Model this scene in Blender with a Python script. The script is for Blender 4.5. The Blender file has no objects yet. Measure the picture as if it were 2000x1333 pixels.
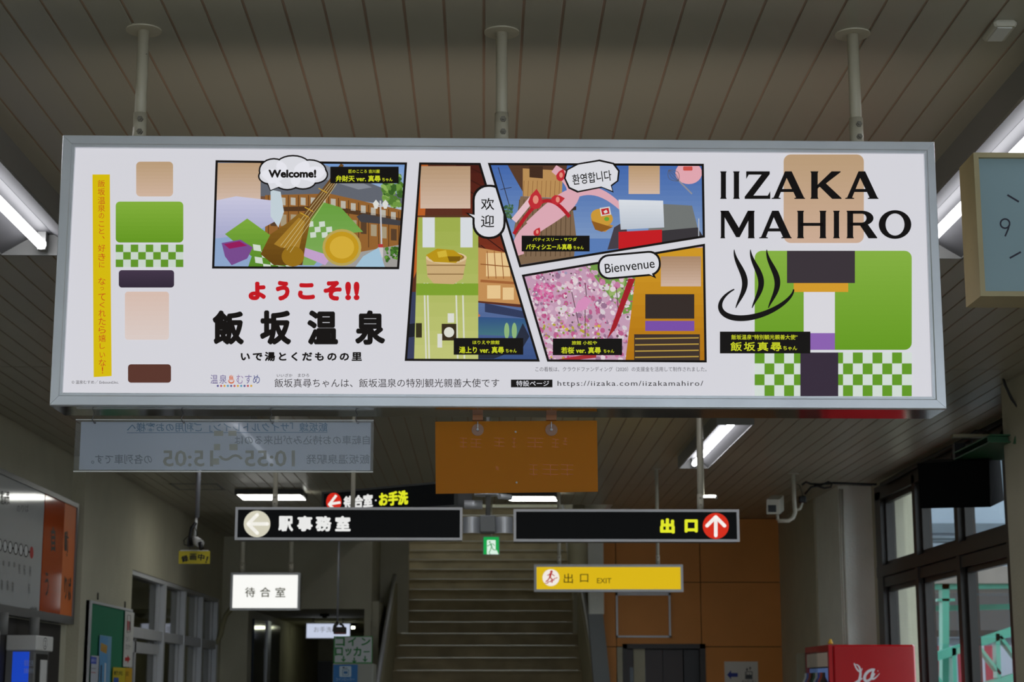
import bpy, math, random
from mathutils import Vector
random.seed(7)
SC = bpy.context.scene
COL = SC.collection

# ---------------------------------------------------------------- camera, world, exposure
F_PX = 3500.0
PITCH = math.atan(679 / F_PX)
YAW = math.atan(55 / F_PX)
EYE = 1.5
cam_d = bpy.data.cameras.new('camera')
cam_d.sensor_width = 36.0
cam_d.lens = 36.0 * F_PX / 2000.0
cam_d.clip_end = 300
cam_d.dof.use_dof = True
cam_d.dof.focus_distance = 4.8
cam_d.dof.aperture_fstop = 10.0
cam = bpy.data.objects.new('camera', cam_d)
cam.location = (0, 0, EYE)
cam.rotation_euler = (math.pi / 2 + PITCH, 0, -YAW)
COL.objects.link(cam)
SC.camera = cam
SC.view_settings.view_transform = 'Standard'
SC.view_settings.look = 'None'
SC.view_settings.gamma = 1.0
SC.view_settings.use_curve_mapping = False
SC.view_settings.exposure = 0.0
W = bpy.data.worlds.new('world'); SC.world = W
W.use_nodes = True
W.node_tree.nodes['Background'].inputs[0].default_value = (0.80, 0.90, 1.0, 1)   # overcast sky
W.node_tree.nodes['Background'].inputs[1].default_value = 2.9
TUBE_POWER = 13.0
CEIL = 3.3

# ---------------------------------------------------------------- photo pixel -> world
_cp, _sp, _ca, _sa = math.cos(PITCH), math.sin(PITCH), math.cos(YAW), math.sin(YAW)
def ray(px, py):
    u = px - 1000.0; v = 666.5 - py
    F = F_PX * _cp - v * _sp
    U = F_PX * _sp + v * _cp
    return (u * _ca + F * _sa, -u * _sa + F * _ca, U)
def onY(px, py, Y):
    x, y, z = ray(px, py); return Vector((x / y * Y, Y, EYE + z / y * Y))
def onX(px, py, X):
    x, y, z = ray(px, py); return Vector((X, y / x * X, EYE + z / x * X))
def onZ(px, py, Z=CEIL):
    x, y, z = ray(px, py); k = (Z - EYE) / z; return Vector((x * k, y * k, Z))

# ---------------------------------------------------------------- materials
def s2l(c):
    return tuple((v / 12.92 if v <= .04045 else ((v + .055) / 1.055) ** 2.4) for v in [a / 255.0 for a in c[:3]])
def mat(name, rgb, rough=.6, metal=0.0, var=.10, vscale=3.0, bump=0.0, bscale=60.0, emit=0.0, stain=None, spec=.5, coat=0.0):
    m = bpy.data.materials.new(name); m.use_nodes = True
    nt = m.node_tree; b = nt.nodes['Principled BSDF']
    b.inputs['Roughness'].default_value = rough
    b.inputs['Metallic'].default_value = metal
    b.inputs['Specular IOR Level'].default_value = spec
    b.inputs['Coat Weight'].default_value = coat
    lin = s2l(rgb)
    tc = nt.nodes.new('ShaderNodeTexCoord')
    n = nt.nodes.new('ShaderNodeTexNoise'); n.inputs['Scale'].default_value = vscale; n.inputs['Detail'].default_value = 5
    nt.links.new(tc.outputs['Object'], n.inputs['Vector'])
    r = nt.nodes.new('ShaderNodeValToRGB')
    r.color_ramp.elements[0].position = .3; r.color_ramp.elements[1].position = .75
    r.color_ramp.elements[0].color = tuple(v * (1 - var) for v in lin) + (1,)
    r.color_ramp.elements[1].color = tuple(min(1, v * (1 + var)) for v in lin) + (1,)
    nt.links.new(n.outputs['Fac'], r.inputs['Fac'])
    out = r.outputs['Color']
    if stain:
        n2 = nt.nodes.new('ShaderNodeTexNoise'); n2.inputs['Scale'].default_value = stain[1]; n2.inputs['Detail'].default_value = 8
        nt.links.new(tc.outputs['Object'], n2.inputs['Vector'])
        r2 = nt.nodes.new('ShaderNodeValToRGB')
        r2.color_ramp.elements[0].position = stain[2]; r2.color_ramp.elements[1].position = stain[2] + .05
        r2.color_ramp.elements[0].color = (0, 0, 0, 1); r2.color_ramp.elements[1].color = (1, 1, 1, 1)
        nt.links.new(n2.outputs['Fac'], r2.inputs['Fac'])
        mx = nt.nodes.new('ShaderNodeMix'); mx.data_type = 'RGBA'
        nt.links.new(r2.outputs['Color'], mx.inputs['Factor'])
        nt.links.new(out, mx.inputs['A']); mx.inputs['B'].default_value = s2l(stain[0]) + (1,)
        out = mx.outputs['Result']
    nt.links.new(out, b.inputs['Base Color'])
    if emit:
        nt.links.new(out, b.inputs['Emission Color']); b.inputs['Emission Strength'].default_value = emit
    if bump:
        nb = nt.nodes.new('ShaderNodeTexNoise'); nb.inputs['Scale'].default_value = bscale; nb.inputs['Detail'].default_value = 4
        nt.links.new(tc.outputs['Object'], nb.inputs['Vector'])
        bp = nt.nodes.new('ShaderNodeBump'); bp.inputs['Strength'].default_value = bump; bp.inputs['Distance'].default_value = .01
        nt.links.new(nb.outputs['Fac'], bp.inputs['Height'])
        nt.links.new(bp.outputs['Normal'], b.inputs['Normal'])
    return m
def attr_mat(name, lit, rough=.45, base=0.2):
    m = bpy.data.materials.new(name); m.use_nodes = True
    nt = m.node_tree; b = nt.nodes['Principled BSDF']
    a = nt.nodes.new('ShaderNodeAttribute'); a.attribute_name = 'ink'
    b.inputs['Roughness'].default_value = rough
    b.inputs['Specular IOR Level'].default_value = .10 if lit else .5
    if lit:
        h = nt.nodes.new('ShaderNodeHueSaturation'); h.inputs['Value'].default_value = base
        nt.links.new(a.outputs['Color'], h.inputs['Color'])
        nt.links.new(h.outputs['Color'], b.inputs['Base Color'])
        nt.links.new(a.outputs['Color'], b.inputs['Emission Color'])
        b.inputs['Emission Strength'].default_value = lit
    else:
        nt.links.new(a.outputs['Color'], b.inputs['Base Color'])
    return m
def glass_mat(name, tint=(1, 1, 1), haze=0.0, hazecol=(200, 205, 210), rough=.02, refl=1.0):
    m = bpy.data.materials.new(name); m.use_nodes = True
    nt = m.node_tree; nt.nodes.clear()
    o = nt.nodes.new('ShaderNodeOutputMaterial')
    t = nt.nodes.new('ShaderNodeBsdfTransparent'); t.inputs[0].default_value = tuple(tint) + (1,)
    g = nt.nodes.new('ShaderNodeBsdfGlossy'); g.inputs['Roughness'].default_value = rough
    fr = nt.nodes.new('ShaderNodeLayerWeight'); fr.inputs['Blend'].default_value = .5
    pw = nt.nodes.new('ShaderNodeMath'); pw.operation = 'POWER'; pw.inputs[1].default_value = 5.0
    nt.links.new(fr.outputs['Facing'], pw.inputs[0])
    mu = nt.nodes.new('ShaderNodeMath'); mu.operation = 'MULTIPLY_ADD'; mu.inputs[1].default_value = .45 * refl; mu.inputs[2].default_value = .03 * refl
    nt.links.new(pw.outputs[0], mu.inputs[0])
    mx = nt.nodes.new('ShaderNodeMixShader')
    base = t.outputs[0]
    if haze:
        d = nt.nodes.new('ShaderNodeBsdfDiffuse'); d.inputs[0].default_value = s2l(hazecol) + (1,)
        tr = nt.nodes.new('ShaderNodeBsdfTranslucent'); tr.inputs[0].default_value = s2l(hazecol) + (1,)
        md = nt.nodes.new('ShaderNodeMixShader'); md.inputs[0].default_value = .5
        nt.links.new(d.outputs[0], md.inputs[1]); nt.links.new(tr.outputs[0], md.inputs[2])
        m2 = nt.nodes.new('ShaderNodeMixShader'); m2.inputs[0].default_value = haze
        nt.links.new(base, m2.inputs[1]); nt.links.new(md.outputs[0], m2.inputs[2]); base = m2.outputs[0]
    nt.links.new(mu.outputs[0], mx.inputs[0]); nt.links.new(base, mx.inputs[1]); nt.links.new(g.outputs[0], mx.inputs[2])
    nt.links.new(mx.outputs[0], o.inputs[0])
    return m

M = {}
M['plank'] = mat('ceiling_plank_paint', (170, 166, 150), .33, var=.05, vscale=1.2, stain=((70, 62, 50), 22, .765))
M['groove'] = mat('ceiling_groove', (176, 152, 132), .8, var=.1)
M['wall'] = mat('cream_plaster', (186, 182, 160), .8, var=.06, bump=.35, bscale=70)
M['wall_white'] = mat('white_plaster', (236, 238, 230), .8, var=.05, bump=.35, bscale=70)
M['floor'] = mat('floor_tiles', (158, 152, 140), .45, var=.08)
M['orange'] = mat('orange_panel', (222, 146, 66), .55, var=.08, vscale=1.5)
M['orange_joint'] = mat('orange_joint', (70, 40, 20), .8)
M['alu'] = mat('brushed_aluminium', (222, 226, 232), .38, metal=.4, var=.06, vscale=6)
M['alu_dark'] = mat('grey_aluminium', (120, 122, 124), .35, metal=.8, var=.06)
M['alu_light'] = mat('satin_aluminium_frame', (196, 198, 202), .45, metal=.35, var=.04)
M['under'] = mat('polished_underside', (150, 152, 156), .09, metal=1.0, var=.05)
M['pole'] = mat('chipped_cream_paint', (198, 190, 168), .45, var=.06, stain=((60, 48, 38), 38, .70), bump=.1)
M['pole_bg'] = mat('cream_pole_paint', (200, 196, 180), .5, var=.05)
M['bolt'] = mat('dirty_bolt', (130, 124, 112), .4, metal=.6)
M['black'] = mat('black_plastic', (14, 15, 17), .4, var=.1)
M['matte_black'] = mat('matt_black_box', (3, 4, 5), .8, var=.1, spec=.15)
M['bronze'] = mat('dark_bronze_frame', (46, 42, 38), .4, metal=.3, var=.08)
M['white'] = mat('white_paint', (222, 222, 218), .5, var=.03)
M['grey'] = mat('grey_paint', (120, 124, 126), .5, var=.05)
M['clock'] = mat('olive_clock_case', (178, 166, 126), .5, var=.07, vscale=9, stain=((50, 42, 28), 20, .74))
M['clockface'] = mat('pale_blue_dial', (150, 178, 186), .25, var=.02, coat=.6)
M['stair'] = mat('worn_concrete_step', (176, 164, 132), .8, var=.22, vscale=2.5, bump=.3, bscale=30)
M['riser'] = mat('concrete_riser', (168, 154, 122), .85, var=.22, vscale=3.0)
M['nosing'] = mat('metal_nosing', (190, 186, 172), .35, metal=.6, var=.1)
M['parapet'] = mat('beige_parapet', (176, 170, 140), .6, var=.06)
M['green_steel'] = mat('green_bracket_paint', (40, 96, 62), .5, var=.08)
M['bridge'] = mat('mint_bridge_paint', (62, 140, 118), .5, var=.08, vscale=4)
M['bridge_deck'] = mat('bridge_deck', (120, 112, 104), .7, var=.15)
M['red'] = mat('red_vending_paint', (196, 12, 24), .28, var=.03, coat=.6)
M['tube'] = mat('fluorescent_tube', (250, 250, 255), .5, var=0.0, emit=TUBE_POWER)
M['fixture'] = mat('enamel_lamp_tray', (80, 80, 82), .75, var=.03, spec=.15)
M['fixture_side'] = mat('grey_lamp_side', (128, 128, 126), .5, var=.04)
M['back_lit'] = mat('backlit_rear_panel', (255, 238, 222), .4, var=0.0, emit=.85)
M['greenboard'] = mat('green_felt_board', (16, 118, 84), .8, var=.05)
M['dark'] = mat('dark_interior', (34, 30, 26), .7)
M['door_dark'] = mat('dark_brown_door', (44, 26, 20), .4)
M['blue'] = mat('blue_screen', (34, 84, 226), .3, var=.02, emit=.45)
M['mast'] = mat('grey_metal_mast', (150, 152, 160), .4, metal=.4)
M['cable'] = mat('black_cable', (16, 16, 16), .5)
M['conduit'] = mat('beige_conduit', (150, 144, 110), .6)
M['bldg'] = mat('pale_building', (136, 148, 158), .7, var=.08, vscale=.8)
M['bldg_dark'] = mat('building_window', (70, 84, 92), .3, var=.15)
M['asphalt'] = mat('asphalt', (110, 110, 108), .9)
M['hook'] = mat('steel_hook', (90, 90, 92), .3, metal=.8)
M['glass'] = glass_mat('window_glass', (.95, .97, .97))
M['glass_screen'] = glass_mat('screen_glass', (.62, .62, .58), refl=1.3)
M['acrylic'] = glass_mat('clear_acrylic', (.93, .94, .95), haze=.10, rough=.06)
M['sheet'] = glass_mat('banner_paper', (.9, .92, .95), haze=.88, hazecol=(232, 238, 248), rough=.3, refl=.3)
M['amber'] = glass_mat('orange_acrylic', (.9, .5, .1), haze=.97, hazecol=(216, 142, 4), rough=.4, refl=.3)
M['lit'] = attr_mat('backlit_print', .80)
M['lit_soft'] = attr_mat('backlit_sign_print', .98)
M['ink'] = attr_mat('printed_ink', 0, .5)
M['ink_gloss'] = attr_mat('glossy_printed_panel', 0, .08)

# ---------------------------------------------------------------- object helpers
ORG = {}
def props(o, label=None, cat=None, group=None, kind=None):
    if label: o['label'] = label
    if cat: o['category'] = cat
    if group: o['group'] = group
    if kind: o['kind'] = kind
    return o
def empty(name, loc, label=None, cat=None, group=None, kind=None, parent=None):
    o = bpy.data.objects.new(name, None); COL.objects.link(o)
    o.empty_display_size = .05
    loc = Vector(loc)
    if parent is not None:
        o.parent = parent; o.location = loc - ORG[parent]
    else:
        o.location = loc
    ORG[o] = loc
    return props(o, label, cat, group, kind)

class MB:
    def __init__(s):
        s.v = []; s.f = []; s.c = []; s.smooth = []
    def face(s, pts, col=None, smooth=False):
        i = len(s.v); s.v += [Vector(p) for p in pts]
        s.f.append(tuple(range(i, i + len(pts)))); s.c.append(col); s.smooth.append(smooth)
    def hexa(s, p, col=None):            # 8 corners: bottom ring 0-3, top ring 4-7
        i = len(s.v); s.v += [Vector(q) for q in p]
        for f in ((3, 2, 1, 0), (4, 5, 6, 7), (0, 1, 5, 4), (1, 2, 6, 5), (2, 3, 7, 6), (3, 0, 4, 7)):
            s.f.append(tuple(i + k for k in f)); s.c.append(col); s.smooth.append(False)
        return s
    def box(s, a, b, col=None):
        x0, y0, z0 = [min(p, q) for p, q in zip(a, b)]; x1, y1, z1 = [max(p, q) for p, q in zip(a, b)]
        return s.hexa([(x0, y0, z0), (x1, y0, z0), (x1, y1, z0), (x0, y1, z0), (x0, y0, z1), (x1, y0, z1), (x1, y1, z1), (x0, y1, z1)], col)
    def bevbox(s, a, b, r):
        x0, y0, z0 = [min(p, q) for p, q in zip(a, b)]; x1, y1, z1 = [max(p, q) for p, q in zip(a, b)]
        def ring(z, i):
            return [(x0 + r + i, y0 + i, z), (x1 - r - i, y0 + i, z), (x1 - i, y0 + r + i, z), (x1 - i, y1 - r - i, z),
                    (x1 - r - i, y1 - i, z), (x0 + r + i, y1 - i, z), (x0 + i, y1 - r - i, z), (x0 + i, y0 + r + i, z)]
        rings = [ring(z0, r * .6), ring(z0 + r, 0), ring(z1 - r, 0), ring(z1, r * .6)]
        i = len(s.v)
        for R in rings: s.v += [Vector(q) for q in R]
        s._f(tuple(i + k for k in range(7, -1, -1)))
        for k in range(3):
            for j in range(8):
                j2 = (j + 1) % 8
                s._f((i + k * 8 + j, i + k * 8 + j2, i + k * 8 + 8 + j2, i + k * 8 + 8 + j))
        s._f(tuple(i + 24 + k for k in range(8)))
        return s
    def _f(s, t, col=None, smooth=False):
        s.f.append(t); s.c.append(col); s.smooth.append(smooth)
    def prism(s, pts, off):               # polygon extruded by the vector off
        n = len(pts); i = len(s.v); off = Vector(off)
        s.v += [Vector(p) for p in pts] + [Vector(p) + off for p in pts]
        s._f(tuple(i + k for k in range(n))); s._f(tuple(i + n + k for k in range(n - 1, -1, -1)))
        for k in range(n):
            k2 = (k + 1) % n
            s._f((i + k, i + n + k, i + n + k2, i + k2))
        return s
    def tube(s, pts, r, n=12, cap=True, radii=None):
        pts = [Vector(p) for p in pts]; rings = []
        prev = None
        for k, p in enumerate(pts):
            d = (pts[min(k + 1, len(pts) - 1)] - pts[max(k - 1, 0)]).normalized()
            if prev is None:
                a = d.cross(Vector((0, 0, 1)))
                if a.length < .1: a = d.cross(Vector((1, 0, 0)))
                a.normalize()
            else:
                a = (prev - d * prev.dot(d)).normalized()
            prev = a; b = d.cross(a)
            rr = radii[k] if radii else r
            i = len(s.v)
            for j in range(n):
                t = 2 * math.pi * j / n
                s.v.append(p + a * math.cos(t) * rr + b * math.sin(t) * rr)
            rings.append(i)
        for k in range(len(pts) - 1):
            for j in range(n):
                j2 = (j + 1) % n
                s._f((rings[k] + j, rings[k] + j2, rings[k + 1] + j2, rings[k + 1] + j), smooth=True)
        if cap:
            s._f(tuple(rings[0] + j for j in range(n - 1, -1, -1))); s._f(tuple(rings[-1] + j for j in range(n)))
        return s
    def build(s, name, m, parent=None, label=None, cat=None, group=None, kind=None, org=None):
        if parent is not None: o0 = ORG[parent]
        elif org is not None: o0 = Vector(org)
        else:
            xs = [p.x for p in s.v]; ys = [p.y for p in s.v]; zs = [p.z for p in s.v]
            o0 = Vector(((min(xs) + max(xs)) / 2, (min(ys) + max(ys)) / 2, min(zs)))
        me = bpy.data.meshes.new(name)
        me.from_pydata([p - o0 for p in s.v], [], s.f)
        if any(c is not None for c in s.c):
            at = me.color_attributes.new('ink', 'FLOAT_COLOR', 'CORNER')
            buf = []
            for pl, c in zip(me.polygons, s.c):
                l = (s2l(c) if c is not None else (1, 1, 1)) + (1.0,)
                buf += list(l) * pl.loop_total
            at.data.foreach_set('color', buf)
        me.polygons.foreach_set('use_smooth', s.smooth)
        me.materials.append(m)
        o = bpy.data.objects.new(name, me); COL.objects.link(o)
        if parent is not None: o.parent = parent
        else: o.location = o0
        ORG[o] = o0
        return props(o, label, cat, group, kind)

def copy_tree(o, delta, parent=None, label=None):
    c = o.copy(); COL.objects.link(c)
    if parent is not None: c.parent = parent
    else: c.location = Vector(o.location) + Vector(delta)
    ORG[c] = ORG[o] + Vector(delta)
    if label: c['label'] = label
    for ch in list(o.children): copy_tree(ch, delta, c)
    return c

# ---------------------------------------------------------------- flat print: drawn in photo pixels, laid on a real plane
_tcache = {}
def glyphs(text, bold, sp, res):
    k = (text, bold, sp, res)
    if k in _tcache: return _tcache[k]
    c = bpy.data.curves.new('t', 'FONT'); c.body = text; c.offset = bold; c.resolution_u = res; c.space_character = sp
    o = bpy.data.objects.new('t', c); COL.objects.link(o)
    dg = bpy.context.evaluated_depsgraph_get(); dg.update()
    me = bpy.data.meshes.new_from_object(o.evaluated_get(dg))
    vs = [(v.co.x, v.co.y) for v in me.vertices]; fs = [tuple(p.vertices) for p in me.polygons]
    bpy.data.objects.remove(o); bpy.data.curves.remove(c); bpy.data.meshes.remove(me)
    _tcache[k] = (vs, fs)
    return vs, fs
def clip(poly, cl):
    if not cl: return poly
    area = sum(cl[i][0] * cl[(i + 1) % len(cl)][1] - cl[(i + 1) % len(cl)][0] * cl[i][1] for i in range(len(cl)))
    sg = 1 if area > 0 else -1
    out = list(poly)
    for i in range(len(cl)):
        ax, ay = cl[i]; bx, by = cl[(i + 1) % len(cl)]
        ins = lambda p: sg * ((bx - ax) * (p[1] - ay) - (by - ay) * (p[0] - ax)) >= 0
        src = out; out = []
        if not src: return []
        for j in range(len(src)):
            p = src[j]; q = src[(j + 1) % len(src)]
            ip, iq = ins(p), ins(q)
            if ip: out.append(p)
            if ip != iq:
                d1 = (bx - ax) * (p[1] - ay) - (by - ay) * (p[0] - ax)
                d2 = (bx - ax) * (q[1] - ay) - (by - ay) * (q[0] - ax)
                t = d1 / (d1 - d2); out.append((p[0] + (q[0] - p[0]) * t, p[1] + (q[1] - p[1]) * t))
    return out
def ell(cx, cy, rx, ry, n=24, rot=0.0, t0=0, t1=360):
    r = math.radians(rot); o = []
    for k in range(n):
        t = math.radians(t0 + (t1 - t0) * k / (n if t1 - t0 == 360 else n - 1))
        x, y = rx * math.cos(t), ry * math.sin(t)
        o.append((cx + x * math.cos(r) - y * math.sin(r), cy + x * math.sin(r) + y * math.cos(r)))
    return o
def rrect(x0, y0, x1, y1, r, n=6, rot=0):
    o = []
    for cx, cy, a in ((x1 - r, y1 - r, 0), (x0 + r, y1 - r, 90), (x0 + r, y0 + r, 180), (x1 - r, y0 + r, 270)):
        for k in range(n + 1):
            t = math.radians(a + 90 * k / n); o.append((cx + r * math.cos(t), cy + r * math.sin(t)))
    if rot:
        mx, my, q = (x0 + x1) / 2, (y0 + y1) / 2, math.radians(rot)
        o = [(mx + (x - mx) * math.cos(q) - (y - my) * math.sin(q), my + (x - mx) * math.sin(q) + (y - my) * math.cos(q)) for x, y in o]
    return o
def rect(x0, y0, x1, y1): return [(x0, y0), (x1, y0), (x1, y1), (x0, y1)]

class Print:
    """surf(px, py, lift) returns the point of the sign's plane seen at that photo pixel, lifted off it by lift metres."""
    def __init__(s, surf, parent, material, step=1.2e-5, start=4e-4):
        s.surf = surf; s.parent = parent; s.m = material; s.step = step; s.lift = start; s.mb = MB(); s.cl = None
    def poly(s, pts, col, bump=True):
        pts = clip(pts, s.cl)
        if len(pts) < 3: return
        if bump: s.lift += s.step
        s.mb.face([s.surf(x, y, s.lift) for x, y in pts], col)
    def grad(s, pts, ca, cb, n=10):        # a printed colour blend from top to bottom
        y0 = min(p[1] for p in pts); y1 = max(p[1] for p in pts); x0 = min(p[0] for p in pts) - 1; x1 = max(p[0] for p in pts) + 1
        s.lift += s.step
        for k in range(n):
            a = y0 + (y1 - y0) * k / n; b = y0 + (y1 - y0) * (k + 1) / n; t = (k + .5) / n
            q = clip(pts, [(x0, a), (x1, a), (x1, b), (x0, b)])
            if len(q) > 2: s.poly(q, tuple(u + (v - u) * t for u, v in zip(ca, cb)), bump=False)
    def line(s, pts, w, col, w1=None):
        for i in range(len(pts) - 1):
            (x0, y0), (x1, y1) = pts[i], pts[i + 1]
            L = math.hypot(x1 - x0, y1 - y0) or 1
            wa = w if w1 is None else w + (w1 - w) * i / (len(pts) - 1)
            wb = w if w1 is None else w + (w1 - w) * (i + 1) / (len(pts) - 1)
            nx, ny = -(y1 - y0) / L / 2, (x1 - x0) / L / 2
            s.poly([(x0 + nx * wa, y0 + ny * wa), (x1 + nx * wb, y1 + ny * wb), (x1 - nx * wb, y1 - ny * wb), (x0 - nx * wa, y0 - ny * wa)], col, bump=(i == 0))
            if i: s.poly(ell(x0, y0, wa / 2, wa / 2, 10), col, bump=False)
    def stroke(s, fn, col, n=20):          # fn(t) -> x, y, width : a smooth ribbon
        P = [fn(k / n) for k in range(n + 1)]; L = []; R = []
        for k in range(n + 1):
            a = P[max(0, k - 1)]; b = P[min(n, k + 1)]
            d = math.hypot(b[0] - a[0], b[1] - a[1]) or 1
            nx, ny = -(b[1] - a[1]) / d * P[k][2] / 2, (b[0] - a[0]) / d * P[k][2] / 2
            L.append((P[k][0] + nx, P[k][1] + ny)); R.append((P[k][0] - nx, P[k][1] - ny))
        s.lift += s.step
        for k in range(n): s.poly([L[k], L[k + 1], R[k + 1], R[k]], col, bump=False)
    def text(s, t, x0, y0, x1, y1, col, bold=0.0, sp=1.0, rot=0.0, res=2, mirror=False, skew=0.0, quad=None, fat=0.0):
        vs, fs = glyphs(t, bold, sp, res)
        if not vs: return
        ax = min(v[0] for v in vs); bx = max(v[0] for v in vs); ay = min(v[1] for v in vs); by = max(v[1] for v in vs)
        s.lift += s.step * 2
        out = []
        mx, my, q = (x0 + x1) / 2, (y0 + y1) / 2, math.radians(rot)
        for x, y in vs:
            u = (x - ax) / (bx - ax); w = (by - y) / max(1e-6, by - ay)
            if mirror: u = 1 - u
            if quad:
                (qa, qb, qc, qd) = quad
                X = (qa[0] * (1 - u) + qb[0] * u) * (1 - w) + (qd[0] * (1 - u) + qc[0] * u) * w
                Y = (qa[1] * (1 - u) + qb[1] * u) * (1 - w) + (qd[1] * (1 - u) + qc[1] * u) * w
            else:
                X = x0 + (x1 - x0) * u + skew * (1 - w); Y = y0 + (y1 - y0) * w
                if rot: X, Y = mx + (X - mx) * math.cos(q) - (Y - my) * math.sin(q), my + (X - mx) * math.sin(q) + (Y - my) * math.cos(q)
            out.append((X, Y))
        offs = [(0, 0)] + ([(fat * math.cos(a * math.pi / 5), fat * math.sin(a * math.pi / 5)) for a in range(10)] if fat else [])
        l0 = s.lift
        for n_, (dx, dy) in enumerate(offs):
            i = len(s.mb.v); s.mb.v += [s.surf(x + dx, y + dy, l0 + n_ * 2e-6) for x, y in out]
            for f in fs: s.mb._f(tuple(i + k for k in f), col)
    def done(s, name, label=None, parent=None):
        if not s.mb.f: return None
        o = s.mb.build(name, s.m, parent or s.parent, label)
        s.mb = MB(); return o
def planeY(Y): return lambda px, py, l: onY(px, py, Y - l)
def planeX(X): return lambda px, py, l: onX(px, py, X + l)       # facing the room from the left wall

# ================================================================ THE ROOM SHELL
XL, XL2, XR = -3.23, -3.13, 3.5
PW = 0.1074; JX = -0.004
# ceiling: backing with painted planks
cb = MB().box((-3.6, -8, CEIL + .0045), (3.9, 17.85, CEIL + .10)).box((-3.6, 17.85, CEIL + .0045), (-1.45, 22.2, CEIL + .10)).box((1.3, 17.85, CEIL + .0045), (3.9, 19.6, CEIL + .10))
ceiling = cb.build('ceiling', M['groove'], None, kind='structure')
rows = [(-8.0, 4.02), (4.05, 10.09), (10.10, 16.03), (16.04, 17.84), (17.85, 22.1)]
for r, (ya, yb) in enumerate(rows):
    base = None
    k0 = int((XL - JX) / PW) - 1
    for k in range(k0, 34):
        xa = JX + k * PW + .0038; xb = xa + PW - .0076
        if xb < XL - .15 or xa > XR + .15: continue
        ye = yb
        if r == 4:
            if xa > -1.45 and xb < 1.3: continue
            if xa >= 1.3: ye = 19.5
        if base is None or r == 4:
            pr = [(xa, ya, CEIL + .004), (xa, ya, CEIL + .0008), (xa + .002, ya, CEIL), (xb - .002, ya, CEIL), (xb, ya, CEIL + .0008), (xb, ya, CEIL + .004)]
            o = MB().prism(pr, (0, ye - ya, 0)).build('plank', M['plank'], ceiling)
            base = o; bx = xa
        else:
            o = base.copy(); COL.objects.link(o); o.parent = ceiling; o.location = Vector(base.location) + Vector((xa - bx, 0, 0))
# floor
fl = MB().box((-8, -8, -.1), (3.9, 24, 0)).build('floor', M['floor'], kind='structure')
# left wall, nearer length and the length beyond the pier
YS = onX(165, 1000, XL2).y
wl = MB().box((XL - .25, -8, 0), (XL, YS, CEIL)).build('wall_left', M['wall'], kind='structure')
# screen opening in the far length
scr0 = onX(259, 1113, XL2); scr1 = onX(429, 1167, XL2); ztop = scr0.z
wl2 = MB().box((XL2 - .25, YS, 0), (XL2, scr0.y, CEIL)).box((XL2 - .25, scr0.y, ztop), (XL2, scr1.y, CEIL)).box((XL2 - .25, scr1.y, 0), (XL2, 21.8, CEIL))
wl2.build('wall_left_far', M['wall'], kind='structure')
# corridor wall facing the hall
YB = 21.7
op = [onY(485, 1190, YB), onY(712, 1190, YB)]
wb = MB().box((-3.4, YB, 0), (op[0].x, YB + .2, CEIL)).box((op[0].x, YB, op[0].z), (op[1].x, YB + .2, CEIL))
wb.build('wall_back', M['wall'], kind='structure')
# stair wall with its opening
YT = 23.5
sl = onY(797, 1200, YT).x; sr = onY(1120, 1200, YT).x
MB().box((op[1].x, YB, 0), (op[1].x + .08, YT, 4.6)).box((op[1].x + .001, YT, 0), (-1.12, YT + .15, 4.6)).box((-1.12, YT, 2.2), (sl, YT + .15, 4.6)).box((-1.30, YT + .15, .5), (-1.12, 32, 5.2)).build('wall_stair_left', M['wall'], kind='structure')
MB().box((1.22, YT + .15, .5), (1.4, 32, 5.2)).box((1.32, YT, 0), (1.75, YT + .15, 4.6)).box((sr, YT, 2.2), (1.32, YT + .15, 4.6)).box((1.6, 19.35, 0), (1.72, YT, 4.6)).build('wall_stair_right', M['wall'], kind='structure')
MB().box((-1.6, 17.95, 4.6), (1.9, 24.0, 4.7)).box((-1.6, 24.0, 5.2), (1.9, 32, 5.3)).box((-1.6, 17.85, CEIL + .10), (1.4, 17.95, 4.7)).box((-1.6, 17.95, CEIL + .1), (-1.47, 21.7, 4.6)).box((1.32, 17.95, CEIL + .1), (1.45, 23.5, 4.6)).build('ceiling_stairwell', M['wall'], kind='structure')
MB().box((-1.6, 31.9, 1), (1.9, 32.05, 5.3)).build('wall_stair_end', M['wall'], kind='structure')
# corridor behind the opening
zc = op[0].z
MB().box((op[0].x - .12, YB + .2, 0), (op[0].x, 31, zc)).build('wall_corridor_left', M['wall'], kind='structure')
MB().box((op[1].x + .06, YB + .2, 0), (op[1].x + .16, 31, zc)).build('wall_corridor_right', M['wall'], kind='structure')
MB().box((op[0].x - .12, 31, 0), (op[1].x + .16, 31.2, zc)).build('wall_corridor_end', M['wall'], kind='structure')
MB().box((op[0].x - .12, YB + .2, zc), (op[1].x + .16, 31.2, zc + .1)).build('ceiling_corridor', M['wall'], kind='structure')
MB().box((op[0].x - .12, 24, -.1), (op[1].x + .16, 31.2, 0)).build('floor_corridor', M['floor'], kind='structure')
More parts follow.
